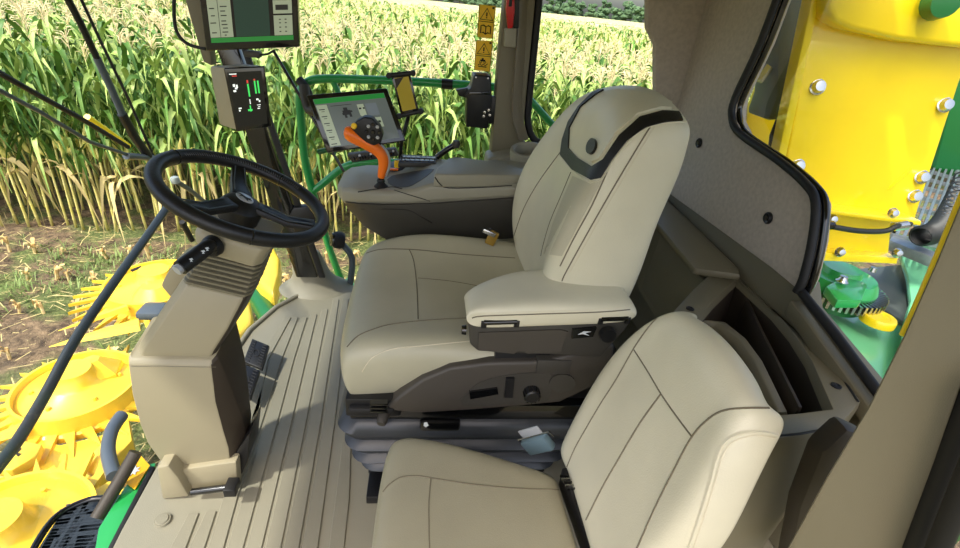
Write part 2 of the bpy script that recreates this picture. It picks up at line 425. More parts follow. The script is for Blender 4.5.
# softly raised inner field of the panel
fld = [P(733, 150, x=xr-.004), P(775, 172, x=xr-.004), P(786, 196, x=xr-.004), P(782, 235, x=xr-.004), P(768, 250, x=xr-.004), P(735, 228, x=xr-.004), P(728, 180, x=xr-.004)]
tube('seal', [p+Vector((-.008, 0, 0)) for p in edge], .013, RUBBER, cl, seg=12, smoothn=4)
tube('seal_lip', [p+Vector((.018, -.008, 0)) for p in edge], .011, BLACKG, cl, seg=8, smoothn=4)
for u, v in ((768, 218), (699, 143)):
    c = P(u, v, x=xr-.004)
    a = lathe('button', [(0, .006), (.008, .006), (.009, .003), (.016, .007), (.020, .003), (.020, -.002)], c, BLACKP, cl, axis=(-1, 0, 0), seg=24)
lathe('button', [(0, .006), (.012, .006), (.014, -.002)], P(655, 252, x=xr-.004), BLACKP, cl, axis=(-1, 0, 0), seg=24)
sill = [P(799, 289, x=xr+.0), P(835, 334, x=xr+.0), P(872, 384, x=xr+.0), P(905, 430, x=xr+.0)]
t = tag(tube('trim_3', sill, .014, RUBBER, seg=10), kind=S)
bm = bmesh.new()
for q0, q1 in ((P(790, 300, x=1.13), P(900, 450, x=1.13)),):
    addprism(bm, [q0, q1, q1+Vector((0, 0, -.05)), q0+Vector((0, 0, -.05))], (.04, 0, 0))
finish(bm, 'sill_cap', BEIGED, t, bev=.006)
pane('window_4', [Vector((1.225, .5, .6)), Vector((1.225, 1.9, .72)), Vector((1.225, 1.9, 1.78)), Vector((1.225, .5, 1.78))], 0)
# ------------------------------------------------------------------ side bin (moulded storage tub) behind the seats
zs = .66
o1 = [P(645, 352, z=zs), P(672, 312, z=zs), P(694, 288, z=zs), P(718, 266, z=zs), P(752, 273, z=zs), P(791, 308, z=zs), P(818, 340, z=zs), P(842, 368, z=zs), P(862, 402, z=zs), P(838, 430, z=zs), P(776, 440, z=zs), P(700, 430, z=zs)]
i1 = [P(675, 352, z=zs), P(694, 324, z=zs), P(715, 300, z=zs), P(738, 278, z=zs), P(746, 282, z=zs), P(777, 312, z=zs), P(794, 334, z=zs), P(811, 360, z=zs), P(832, 408, z=zs), P(800, 412, z=zs), P(768, 415, z=zs), P(712, 405, z=zs)]
for p in o1+i1: p.x = min(p.x, 1.155)
def shift(ps, dz, f=0):
    c = sum(ps, Vector((0, 0, 0)))/len(ps); return [p+(c-p)*f+Vector((0, 0, dz)) for p in ps]
BIN = thing('storage_bin', 'deep olive beige moulded storage bin built in behind the two seats', 'storage bin', (.95, 1.0, 0))
RIM = loft('bin_rim', [shift(o1, -.655, .06), shift(o1, -.02), shift(o1, 0, .012), shift(i1, 0, -.015), shift(i1, -.03, .03)], BEIGED, BIN, cap=False, bev=.006, ang=40)
LIN = loft('bin_shaded_inside', [shift(i1, -.028, .02), shift(i1, -.12, .08), shift(i1, -.34, .16), shift(i1, -.345, .5), shift(i1, -.345, .98)], DEEP, BIN, cap=False, ang=40, label='dark brown inside of the bin')
dv = [P(706, 320, z=zs-.04), P(722, 322, z=zs-.03), P(742, 338, z=zs-.03), P(758, 360, z=zs-.035), P(770, 385, z=zs-.04), P(783, 412, z=zs-.05)]
rr = []
for p in dv: rr.append([p+Vector((-.03, 0, -.26)), p+Vector((-.024, 0, -.02)), p+Vector((-.012, 0, .0)), p+Vector((.012, 0, .0)), p+Vector((.024, 0, -.02)), p+Vector((.045, 0, -.26))])
loft('divider', rr, BEIGED, BIN, bev=.004)
dv = [P(748, 300, z=zs-.03), P(762, 330, z=zs-.03), P(780, 365, z=zs-.035), P(801, 407, z=zs-.03)]
rr = [[p+Vector((-.012, 0, -.2)), p+Vector((-.006, 0, 0)), p+Vector((.004, 0, 0)), p+Vector((.012, 0, -.2))] for p in dv]
loft('divider', rr, DEEP, BIN, bev=.002)
seam('panel_gap', [RIM], [(776, 436), (800, 434), (832, 428)], .003, DARKPR, RIM, sm=0)
seam('panel_gap', [RIM], [(722, 268), (750, 277), (788, 312), (815, 343), (838, 372), (858, 402)], .0035, DARKPR, RIM, sm=3)
for u, v in ((690, 309), (756, 284), (836, 386)):
    h, n = cast([RIM], u, v)
    if h: lathe('fastener', [(0, .003), (.005, .003), (.006, .001), (.009, .004), (.013, .003), (.013, -.002)], h, BLACKP, BIN, axis=n, seg=20)
# front face of the storage housing below and behind, left of the bin
sp = [P(640, 300, x=.98), P(648, 205, y=2.2), P(670, 200, x=1.12), P(745, 262, x=1.12), P(700, 262, x=1.05), P(650, 300, x=.95)]
panel = [Vector((1.12, 1.45, .70)), P(662, 198, x=1.13), Vector((1.12, 2.3, .74)), Vector((1.08, 2.3, .30)), Vector((1.02, 1.45, .30))]
SH = tag(prism('rear_side_trim', panel, (.03, 0, 0), BEIGED, bev=.015), 'olive beige moulded trim panel low behind the driver seat', 'trim panel')
prism('ledge', [Vector((1.13, 1.42, .70)), Vector((1.13, 2.3, .745)), Vector((1.02, 2.3, .715)), Vector((1.0, 1.5, .675))], (0, 0, -.03), BEIGED, SH, bev=.01)
prism('raised_field', [Vector((1.1, 1.5, .60)), Vector((1.1, 1.95, .62)), Vector((1.08, 1.95, .32)), Vector((1.05, 1.5, .32))], (-.02, 0, 0), BEIGED, SH, bev=.008)
# ------------------------------------------------------------------ near door post
yp = .42
pp = [P(1060, -60, y=yp), P(1010, 60, y=yp), P(964, 183, y=yp), P(932, 262, y=yp), P(899, 338, y=yp), P(864, 409, y=yp), P(822, 480, y=yp), P(770, 575, y=yp), P(893, 575, y=yp), P(918, 528, y=yp), P(962, 374, y=yp), P(1060, 200, y=yp)]
PO = tag(prism('trim_4', pp, (.10, .05, 0), BEIGED, bev=.02, bseg=4), kind=S)
tube('door_seal', [P(1020, 300, y=yp-.0), P(972, 400, y=yp-.0), P(920, 530, y=yp-.0), P(885, 620, y=yp-.0)], .02, RUBBER, PO, seg=12, smoothn=4)
tube('door_seal', [P(1010, 380, y=yp-.05), P(975, 460, y=yp-.05), P(925, 580, y=yp-.05)], .014, RUBBER, PO, seg=12, smoothn=4)
# dark inner cheek between post and bin
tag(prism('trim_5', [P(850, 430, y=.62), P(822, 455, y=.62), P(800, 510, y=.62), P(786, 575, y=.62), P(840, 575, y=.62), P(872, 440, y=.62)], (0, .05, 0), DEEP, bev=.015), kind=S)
# ------------------------------------------------------------------ driver seat
DS = thing('driver_seat', 'beige leather driver seat on dark bellows suspension facing the steering wheel', 'seat', (.15, 1.4, 0))
def grid(xs, ys, zf, xf=None):
    return [[Vector(((xf(x, y) if xf else x), y, zf(x, y))) for x in xs] for y in ys]
ys_ = [1.07, 1.11, 1.20, 1.40, 1.58, 1.67, 1.71]
xs_ = [-.245, -.21, -.06, .12, .30, .46]
def zc(x, y):
    z = .615 if x > -.1 else (.60 if x > -.22 else .54)
    if y < 1.1: z -= .05
    elif y < 1.15: z += .01
    elif y < 1.25: z -= .004
    elif 1.3 < y < 1.5: z -= .015
    if 1.55 < y < 1.6: z += .01
    if 1.6 < y < 1.69: z += .085 if x > -.1 else .05
    if y > 1.69: z += .05 if x > -.1 else .01
    z -= max(0, x-.1)*.08
    return z
def xc(x, y):
    e = abs((y-1.39)/.33); return x+(.035*e**3 if x < 0 else 0)
top = grid(xs_, ys_, zc, xc)
def zb(x, y):
    return .43 + max(0, x+.05)*.22 - (.03 if x < -.1 and y < 1.3 else 0)
bot = [[Vector((xc(x, y)+(.03 if x < -.2 else 0), y+(.03 if y < 1.09 else -.03 if y > 1.7 else 0), zb(x, y))) for x in xs_] for y in ys_]
CU = cage('seat_cushion', top, bot, LEATHER_SHADE, DS, sub=3)
# a bulging lip under the front corner
seam('seam', [CU], [(347, 347), (358, 336), (374, 329), (393, 324), (430, 320), (470, 318)], .0022, SEAM, CU)
seam('seam', [CU], [(352, 266), (358, 258), (370, 252), (386, 249), (420, 250), (458, 254), (515, 258)], .0022, SEAM, CU)
seam('seam', [CU], [(409, 249), (414, 262), (417, 290), (418, 319)], .0018, SEAM, CU)
seam('seam', [CU], [(418, 278), (450, 281), (484, 287)], .0015, SEAM, CU)
seam('stitching', [CU], [(362, 372), (372, 358), (392, 349), (420, 346), (470, 341)], .0014, THREAD, CU)
# backrest
rows = [.56, .62, .74, .87, 1.00, 1.12, 1.20, 1.255]
def yr(z):
    n = [(.5, 1.14, 1.64), (.62, 1.10, 1.70), (.74, 1.085, 1.74), (.87, 1.08, 1.76), (1.0, 1.085, 1.74), (1.12, 1.10, 1.68), (1.2, 1.11, 1.62), (1.26, 1.13, 1.56)]
    for a, b in zip(n, n[1:]):
        if z <= b[0]: t = (z-a[0])/(b[0]-a[0]); return a[1]+(b[1]-a[1])*t, a[2]+(b[2]-a[2])*t
    return n[-1][1:]
sf = [0, .06, .2, .38, .5, .62, .8, .94, 1]
def front_x(z, s):
    tb = [(.56, .40, -.01), (.62, .385, -.03), (.74, .372, -.055), (.87, .375, -.06), (1.0, .402, -.05), (1.12, .44, -.03), (1.2, .468, -.015), (1.255, .50, -.01)]
    x, bo = next((a, b) for q, a, b in tb if z <= q+1e-6)
    e = abs(2*s-1)
    if e > .95: return x+.01
    if e > .8: return x+bo
    if e > .5: return x+bo*.35
    return x
top = []; bot = []
for z in rows:
    a, b = yr(z); r1 = []; r2 = []
    for s in sf:
        y = a+(b-a)*s; e = abs(2*s-1)
        zz = z+(.045*(1-e**2) if z > 1.15 else 0)
        fx = front_x(z, s)+(.03 if z > 1.24 else 0)
        bx = (.60 if z > .8 else .54+(z-.56)*.25)+.02*(z-.8)-(.0 if e < .9 else .02)+(.03 if z > 1.1 else 0)
        if z > 1.24: bx -= .0
        r1.append(Vector((fx, y, zz))); r2.append(Vector((bx, y, zz-(.01 if z > 1.2 else 0))))
    top.append(r1); bot.append(r2)
BK = cage('backrest', top, bot, LEATHER, DS, sub=3)
band = [(606, 86), (592, 94), (579, 107), (569, 122), (563, 140), (561, 155), (573, 170), (591, 180), (601, 178), (612, 160), (627, 141), (645, 128), (666, 122), (690, 121), (690, 113), (662, 112), (640, 118), (620, 136), (604, 160), (593, 167), (578, 158), (569, 148), (570, 128), (581, 107), (596, 95), (608, 88)]
drape('trim_band', [BK], band, BLACKL, BK, off=.001, thick=.004, step=4, label='black leather band across the headrest')
seam('piping', [BK], [(560, 156), (573, 171), (591, 181), (602, 179), (613, 161), (628, 142), (645, 129), (667, 123), (689, 122)], .0025, LEATHER, BK)
hr = [(609, 92), (599, 98), (585, 109), (575, 128), (573, 147), (580, 156), (593, 163), (601, 159), (618, 133), (638, 115), (660, 109), (682, 110), (665, 101), (642, 95), (622, 91)]
drape('headrest_pad', [BK], hr, LEATHER, BK, off=.0, thick=.007, step=5)
c = [(595+4.5*math.cos(t)*1.0+1.5*math.sin(t), 148-8*math.sin(t)) for t in [k*math.pi/8 for k in range(16)]]
drape('headrest_button', [BK], c, BLACKP, BK, off=.006, thick=.008, step=3)
seam('seam', [BK], [(661, 113), (652, 124), (625, 168), (597, 216), (567, 270), (562, 281)], .002, SEAM, BK)
seam('stitching', [BK], [(664, 114), (655, 126), (628, 170), (600, 218), (570, 272)], .0013, THREAD, BK)
seam('seam', [BK], [(571, 172), (561, 196), (550, 222), (543, 246), (541, 256)], .002, SEAM, BK)
seam('seam', [BK], [(607, 172), (592, 205), (574, 238), (560, 266)], .002, SEAM, BK)
seam('seam', [BK], [(562, 150), (540, 180), (524, 208), (514, 236)], .002, SEAM, BK)
insert = [(573, 176), (591, 184), (603, 178), (588, 207), (571, 239), (562, 256), (544, 254), (553, 224), (563, 199)]
drape('centre_insert', [BK], insert, LEATHER_D, BK, off=0, thick=.002, step=6)
# seat pan, valance, suspension
prism('seat_pan', [Vector((-.2, 1.12, .31)), Vector((.56, 1.12, .33)), Vector((.6, 1.12, .58)), Vector((.3, 1.12, .50)), Vector((-.05, 1.12, .43)), Vector((-.2, 1.12, .40))], (0, .52, 0), BLACKP, DS, bev=.01)
yv = 1.06
vl = [P(384, 411, y=yv), P(400, 396, y=yv), P(422, 380, y=yv), P(450, 368, y=yv), P(490, 363, y=yv), P(540, 362, y=yv), P(585, 352, y=yv), P(615, 344, y=yv), P(612, 370, y=yv), P(592, 388, y=yv), P(560, 403, y=yv), P(520, 407, y=yv), P(470, 411, y=yv), P(420, 414, y=yv)]
VA = prism('side_valance', vl, (0, .07, 0), VALANCE, DS, bev=.01, bseg=3)
drape('valance_recess', [VA], [(462, 405), (468, 392), (480, 382), (505, 375), (540, 372), (552, 376), (548, 400), (520, 403)], CONSD, VA, off=0, thick=.003, step=5, sm=2)
drape('adjuster_slot', [VA], [(469, 390), (497, 386), (498, 392), (470, 397)], BLACKG, VA, off=.002, thick=.008, step=4)
drape('rocker_switch', [VA], [(506, 376), (514, 376), (512, 395), (504, 395)], BLACKP, VA, off=.002, thick=.010, step=4)
h, n = cast([VA], 531, 391)
K = lathe('height_knob', [(0, .03), (.018, .03), (.022, .026), (.024, 0)], h, BLACKP, DS, axis=(0, -1, 0), seg=24)
for k in range(12):
    t = 2*math.pi*k/12; box('grip_rib', h+Vector((.0225*math.cos(t), -.015, .0225*math.sin(t))), (.005, .024, .003), BLACKG, K, bev=0, ax=(Vector((math.cos(t), 0, math.sin(t))), Vector((0, 1, 0)), Vector((-math.sin(t), 0, math.cos(t)))))
h2, n = cast([VA], 562, 384)
drape('recline_dial', [VA], [(562+13*math.cos(t), 382+9*math.sin(t)) for t in [k*math.pi/8 for k in range(16)]], CONSD, VA, off=.001, thick=.006, step=4)
# front handle cluster
box('front_tray', P(374, 402, y=1.10), (.16, .05, .07), BLACKP, DS, bev=.008)
box('adjuster_handle', P(372, 408, y=1.07), (.13, .03, .022), RUBBER, DS, bev=.008)
for dz in (0, .014, .028): box('handle_rib', P(379, 410, y=1.05)+Vector((0, 0, dz)), (.05, .02, .007), BLACKG, DS, bev=.002)
lathe('adjuster_knob', [(0, .02), (.012, .02), (.016, .01), (.016, -.03)], P(383, 418, y=1.06), CONSD, DS, axis=(-.2, -1, -.3), seg=16)
box('slide_lever', P(440, 424, y=1.05), (.12, .03, .035), BLACKG, DS, bev=.01)
drape('lever_symbol', [o for o in (bpy.data.objects['slide_lever'],)], [(424, 423), (427, 422.5), (428.5, 425), (426, 426.5), (423.5, 425.5)], WHITEP, bpy.data.objects['slide_lever'], thick=.001, step=3)
box('suspension_rail', (.18, 1.115, .365), (.74, .06, .06), BLACKG, DS, bev=.008)
# bellows
prof = [(.345, -.03), (.335, .004), (.30, .024), (.262, .014), (.25, -.016), (.24, .004), (.215, .018), (.185, .006), (.174, -.022), (.164, -.004), (.14, .010), (.115, -.004), (.105, -.03), (.095, -.012), (.075, -.004), (.05, -.02), (.035, -.05)]
def rrect(cx, cy, hx, hy, r, z, n=5):
    out = []
    for (sx, sy, a0) in ((1, 1, 0), (-1, 1, 90), (-1, -1, 180), (1, -1, 270)):
        for k in range(n+1):
            a = R(a0+90*k/n); out.append(Vector((cx+sx*(hx-r)+r*math.cos(a), cy+sy*(hy-r)+r*math.sin(a), z)))
    return out
rings = [rrect(.16, 1.39, .365+d*1.3-(.345-z)*.09, .30+d*1.3-(.345-z)*.06, .06, z) for z, d in prof]
loft('suspension_bellows', rings, BELLOW, DS, ang=60)
box('base_plate', (.16, 1.39, .022), (.62, .46, .04), BLACKP, DS)
box('base_bracket', P(377, 487, z=.02), (.06, .10, .035), BLACKP, DS)
# left armrest with storage box
ya_ = 1.00
bx = [P(467, 312, y=ya_), P(470, 345, y=ya_), P(478, 352, y=ya_), P(600, 358, y=ya_), P(626, 330, y=ya_), P(634, 316, y=ya_), P(560, 324, y=ya_), P(480, 325, y=ya_)]
AR = prism('armrest_box', bx, (.0, .09, .0), CONSD, DS, bev=.008, bseg=3)
tp = []
base = [(465, 318, .70), (480, 326, .7), (540, 323, .7), (600, 321, .7), (638, 317, .7)]
xa = P(467, 312, y=ya_).x; xb = P(637, 312, y=ya_).x; zt0 = P(470, 300, y=ya_).z; zt1 = P(637, 297, y=ya_).z
L = 8; tg = []; bg_ = []
for j, y in enumerate((.985, 1.0, 1.06, 1.14, 1.19, 1.205)):
    r1 = []; r2 = []
    for i in range(L):
        t = i/(L-1); x = xa+(xb-xa)*t; zl = P(467+170*t, 324-6*t+(3 if 0 < t < .9 else 0), y=ya_).z
        zh = zl+.056+.012*math.sin(math.pi*min(1, t*1.2))
        if i in (0, L-1): zh -= .012
        if j in (0, 5): zh -= .02
        yy = .985+(y-.985)*(.5, .72, .86, .92, .95, .97, .97, .95)[i]
        r1.append(Vector((x-.006 if i == 0 else x, yy+(.02 if (i == 0 and j == 0) else 0), zh))); r2.append(Vector((x, yy, zl)))
    tg.append(r1); bg_.append(r2)
AP = cage('armrest_pad', tg, bg_, LEATHER, AR, sub=3)
seam('seam', [AP], [(472, 318), (484, 316), (540, 314), (600, 312), (636, 309)], .0018, SEAM, AP)
seam('stitching', [AP], [(472, 316), (484, 313.5), (540, 311.5), (600, 309.5), (635, 306)], .001, THREAD, AP)
for a, b in ((484, 517), (601, 628)):
    p, q = P(a, 322.5-(a-484)*.03, y=ya_-.012), P(b, 322.5-(b-484)*.03, y=ya_-.012)
    H_ = tube('hinge', [p, q], .007, BLACKG, AR, seg=10)
    for z_ in (p, q): box('hinge_bracket', z_+Vector((0, .006, -.006)), (.014, .02, .02), BLACKP, H_, bev=.002)
drape('latch_plate', [AR], [(572, 328), (596, 326), (592, 335), (571, 337)], BLACKG, AR, thick=.006, step=4)
drape('latch_symbol', [AR], [(577, 332.5), (583, 329.5), (590, 329.5), (584, 331), (588, 333.5), (582, 332)], WHITEP, AR, thick=.0075, step=2)
drape('side_panel', [AR], [(479, 332), (560, 329), (568, 331), (560, 351), (520, 353), (478, 349)], VALANCE, AR, thick=.002, step=6)
lathe('tilt_wheel', [(0, .015), (.02, .015), (.022, 0)], P(607, 333, y=ya_-.01), BLACKP, AR, axis=(0, -1, 0), seg=20)
lathe('end_knob', [(0, .012), (.012, .012), (.014, 0)], P(466, 330, y=ya_+.06), BLACKG, AR, axis=(-1, 0, 0), seg=16)
# lower arm bracket
box('arm_bracket', P(552, 362, y=1.08), (.10, .05, .05), CONSD, DS)
box('arm_pivot', P(520, 352, y=1.12), (.16, .08, .07), BLACKP, DS)
lathe('backrest_cap', [(0, .02), (.05, .018), (.065, .008), (.068, -.01)], P(592, 283, y=1.14), BLACKP, DS, axis=(0, -.3, 1), seg=24)
# far belt buckle
bu = P(492, 238, y=1.64)
B2 = box('belt_buckle', bu, (.036, .016, .055), mat('brass_label', (150, 118, 40), .4), DS, ax=axes((1, -.2, -.35), (.35, 0, 1)), bev=.004)
box('buckle_frame', bu+Vector((-.012, -.0, .022)), (.05, .022, .016), STEEL, B2, ax=axes((1, -.2, -.35), (.35, 0, 1)), bev=.003)
tube('buckle_stalk', [bu+Vector((0, .01, -.02)), bu+Vector((-.01, .01, .03)), bu+Vector((.03, .03, -.10))], .009, BLACKP, B2)
# ------------------------------------------------------------------ instructor seat
IS = thing('instructor_seat', 'beige leather fold down passenger seat nearest to the camera', 'seat', (.2, .68, 0))
xs_ = [-.085, -.06, .02, .14, .27, .345, .365]
ys_ = [.36, .40, .50, .65, .80, .86, .885]
def zi(x, y):
    z = .512
    if x < -.07: z -= .04
    if y > .87: z -= .035
    if .84 < y < .87: z += .004
    if y < .38: z -= .05
    if .45 < y < .7 and 0 < x < .3: z -= .008
    z -= max(0, x-.02)*.14
    if x > .35: z -= .02
    return z
top = grid(xs_, ys_, zi, lambda x, y: x+(.03*((abs(y-.62)/.27)**4) if x < 0 else 0))
for r in top:
    for p in r:
        if p.y > .7: p.y -= max(0, p.x-.06)*.24; p.z -= max(0, p.x-.1)*.05
bot = [[p-Vector((-.02 if p.x < 0 else 0, 0, 0))*1+Vector((0, 0, -.11-(0 if p.z < .5 else .02))) for p in r] for r in top]
IC = cage('seat_cushion', top, bot, LEATHER_SHADE_I, IS, sub=3)
seam('seam', [IC], [(383, 492), (390, 484), (402, 477), (418, 476), (431, 478), (470, 484), (510, 488), (562, 490)], .0018, SEAM, IC)
seam('seam', [IC], [(431, 478), (429, 500), (429, 525), (430, 560)], .0016, SEAM, IC)
# backrest
rows = [.46, .50, .60, .70, .80, .885, .925]
def yb(z):
    n = [(.4, .50, .84), (.5, .475, .885), (.6, .46, .91), (.7, .455, .925), (.79, .475, .915), (.87, .50, .88), (.93, .54, .83)]
    for a, b in zip(n, n[1:]):
        if z <= b[0]: t = (z-a[0])/(b[0]-a[0]); return a[1]+(b[1]-a[1])*t, a[2]+(b[2]-a[2])*t
    return n[-1][1:]
top = []; bot = []
for z in rows:
    a, b = yb(z); r1 = []; r2 = []
    for s in sf:
        y = a+(b-a)*s; e = abs(2*s-1)
        fx = .362+(z-.46)*.345
        fx += .03 if e > .95 else (-.006 if e > .8 else .006)
        if z > .9: fx += .02
        zz = z+(.025*(1-e**2) if z > .8 else 0)
        n = Vector((.37, 0, -.15)).normalized()
        r1.append(Vector((fx, y, zz))); r2.append(Vector((fx, y, zz))+n*(.085 if z < .75 else .065)+(Vector((0, 0, 0))))
    top.append(r1); bot.append(r2)
IB = cage('backrest', top, bot, LEATHER, IS, sub=3)
seam('seam', [IB], [(659, 316), (648, 328), (634, 348), (617, 378), (601, 403), (588, 425), (575, 448), (567, 467)], .002, SEAM, IB)
seam('seam', [IB], [(634, 350), (648, 372), (661, 394), (677, 417), (692, 437)], .002, SEAM, IB)
seam('seam', [IB], [(661, 394), (640, 423), (618, 460), (602, 488), (586, 520)], .002, SEAM, IB)
seam('seam', [IB], [(769, 408), (745, 408), (722, 411), (705, 422), (690, 440), (672, 474), (655, 508), (632, 560)], .002, SEAM, IB)
seam('piping', [IB], [(777, 435), (760, 432), (742, 433), (727, 440), (718, 454), (711, 480), (700, 515), (688, 550), (680, 575)], .0032, LEATHER, IB)
seam('stitching', [IB], [(776, 438), (758, 435.5), (745, 437), (731, 443), (722, 457), (715, 482), (704, 517), (692, 552)], .0013, THREAD, IB)
# dark gap strip and hinge
p0, p1 = P(562, 468, z=.475), P(592, 552, z=.46)
GS = prism('hinge_strip', [p0, P(574, 466, z=.475), P(604, 556, z=.46), p1], (0, 0, -.06), BLACKP, IS, bev=.003)
for k in range(5): box('hinge_rib', P(564+3*k*.6, 476+k*3.2, z=.482), (.02, .003, .006), STEEL if k % 2 else BLACKG, GS, bev=0)
prism('support_frame', [Vector((-.02, .5, 0)), Vector((.34, .5, 0)), Vector((.36, .5, .38)), Vector((-.02, .5, .38))], (0, .3, 0), BLACKP, IS, bev=.01)
# seat belt latch between the seats
lc = P(540, 444, y=.90)
a3 = axes(Vector((.5, -.35, .62)), (.5, .9, .1))
LB = thing('seat_belt_buckle', 'blue grey metal seat belt latch lying between the two seats', 'buckle', lc)
box('latch_body', lc+Vector((-.006, 0, .0)), (.085, .048, .024), mat('latch_blue_grey', (116, 140, 150), .3, metal=.3), LB, ax=a3, bev=.005)
tube('wire_bail', [lc+a3[0]*s*.055+a3[1]*-.03+a3[2]*.012*0 for s in (-1, 1)]+[lc+a3[0]*.055+a3[1]*-.012], .003, STEEL, LB, seg=8)
box('latch_tongue', lc+a3[1]*-.045, (.07, .025, .006), SILVERP, LB, ax=a3, bev=.003)
box('release_button', lc+a3[2]*.012, (.03, .03, .006), STEEL, LB, ax=a3, bev=.002)
# ------------------------------------------------------------------ steering column
SC = thing('steering_column', 'beige steering column with pleated boot, black stalk and black steering wheel', 'steering column', (-.70, 1.26, 0))
def ring4(z, x0, x1, y0, y1, r=.03, tilt=0, n=4):
    return [Vector((p.x, p.y, p.z+(p.x-(x0+x1)/2)*tilt)) for p in rrect((x0+x1)/2, (y0+y1)/2, (x1-x0)/2, (y1-y0)/2, min(r, (x1-x0)/2.2), z, n)]
# lower housing: tall faceted cover, near face bulges
def sect(z, x0, x1, y0, y1, c, zt=0):
    """octagonal-ish section; c = chamfer, near edge faceted"""
    pts = [(x0+c, y0), (x1-c, y0), (x1-c*.15, y0+c*1.1), (x1, y1-c), (x1-c, y1), (x0+c, y1), (x0, y1-c), (x0+c*.1, y0+c*1.3)]
    return [Vector((a, b, z+zt*(b-y0))) for a, b in pts]
def q2(u, v, y): p = P(u, v, y=y); return p.x, p.z
yn = 1.13
xa0, za0 = q2(128, 364, yn); xb0, zb0 = q2(213, 370, yn)
secs = []
for (uL, vL, uR, vR, yn_, yf, ch) in ((129, 359, 214, 360, 1.14, 1.34, .010), (126, 364, 216, 366, 1.13, 1.34, .014), (127, 395, 226, 402, 1.115, 1.32, .03), (134, 425, 235, 430, 1.11, 1.28, .035), (142, 444, 240, 448, 1.12, 1.27, .035), (156, 462, 240, 465, 1.125, 1.25, .03), (168, 474, 236, 474, 1.135, 1.24, .02)):
    x0, z0 = q2(uL, vL, yn_); x1, z1 = q2(uR, vR, yn_)
    c = ch; s = [(x0+c*.5, yn_, z0), (x1-c, yn_, z1), (x1, yn_+c*1.6, z1+.01), (x1+.005, yf-.04, z1+.03), (x1-.05, yf, z1+.03), (x0+.05, yf, z0+.03), (x0-.005, yf-.04, z0+.03), (x0, yn_+c*1.2, z0+.01)]
    secs.append([Vector(t) for t in s])
LH = loft('lower_housing', secs, BEIGE, SC, bev=.006, bseg=3, ang=30)
split_faces(LH, lambda n, c: n.x > .55 and n.z < .6, 'side_faces', BEIGEDK, 'dark brown side cover')  # column faces turned to the seat split off in a darker brown
seam('parting_line', [LH], [(128, 366), (160, 366), (200, 367), (216, 367)], .0012, BEIGED, LH, sm=0)
tube('collar_gap', [P(134, 361, y=1.146), P(170, 361, y=1.143), P(213, 361.5, y=1.143), P(222, 350, y=1.24), P(230, 338, y=1.33)], .004, DARKPR, SC, seg=6)
# recess collar under the upper housing
yf_ = P(163, 500, z=0).y
ft = [P(156, 468, y=yf_), P(162, 500, y=yf_), P(189, 497, y=yf_), P(178, 478, y=yf_), P(168, 466, y=yf_)]
prism('foot_cover', ft, (0, .12, 0), BEIGE, SC, bev=.008)
prism('foot_rear', [P(168, 472, y=yf_+.03), P(186, 494, y=yf_+.03), P(238, 488, y=yf_+.03), P(236, 462, y=yf_+.03)], (0, .12, 0), BEIGE, SC, bev=.006)
tube('pedal_rod', [P(192, 492, y=yf_), P(232, 487, y=yf_)], .011, BLACKG, SC)
box('tilt_pedal', P(232, 487, y=yf_-.01), (.035, .05, .03), BLACKP, SC, bev=.003)
prism('dark_base', [P(234, 455, y=1.14), P(250, 432, y=1.14), P(247, 462, y=1.14), P(236, 488, y=1.14)], (0, .12, 0), BLACKP, SC, bev=.004)
# upper housing (leans back towards the wheel)
U = []
for (uL, vL, uR, vR, yn_, yf) in ((136, 358, 213, 359, 1.15, 1.32), (139, 350, 216, 352, 1.148, 1.32), (160, 318, 230, 330, 1.165, 1.32), (181, 287, 245, 301, 1.185, 1.33), (183, 284, 246, 297, 1.19, 1.33)):
    x0, z0 = q2(uL, vL, yn_); x1, z1 = q2(uR, vR, yn_); c = .012
    U.append([Vector(t) for t in ((x0+c, yn_, z0), (x1-c, yn_, z1), (x1, yn_+c, z1), (x1+.01, yf-.03, z1+.005), (x1-.02, yf, z1+.005), (x0+.02, yf, z0), (x0-.012, yf-.03, z0), (x0-.01, yn_+.03, z0+.004))])
UH = loft('upper_housing', U, BEIGE, SC, bev=.005, bseg=3)
split_faces(UH, lambda n, c: n.x > .6, 'side_faces', BEIGEDK, 'dark brown side cover')
side = [P(160, 286, y=1.30), P(172, 264, y=1.30), P(190, 256, y=1.30), P(196, 270, y=1.30), P(184, 300, y=1.30), P(172, 300, y=1.30)]
prism('side_housing', side, (0, .10, 0), BEIGE, SC, bev=.008)
# pleated boot
def bsec(t, f):
    x0, z0 = q2(183+(202-183)*t, 284+(253-284)*t, 1.19); x1, z1 = q2(247+(259-247)*t, 298+(266-298)*t, 1.19)
    return [Vector(p) for p in ((x0-f+.012, 1.19-f, z0), (x1+f-.012, 1.19-f, z1), (x1+f, 1.205-f, z1), (x1+f, 1.31+f, z1), (x1+f-.015, 1.33+f, z1), (x0-f+.015, 1.33+f, z0), (x0-f, 1.31+f, z0), (x0-f, 1.205-f, z0))]
PB = loft('pleated_boot', [bsec(0, -.006), bsec(1, -.006)], mat('boot_rubber', (58, 54, 44), .6), SC)
for i in range(7):
    t = (i+.15)/7; loft('boot_pleat', [bsec(t, .001), bsec(t+.03, .006), bsec(t+.085, .006), bsec(t+.105, .0)], BEIGED, PB, ang=30)
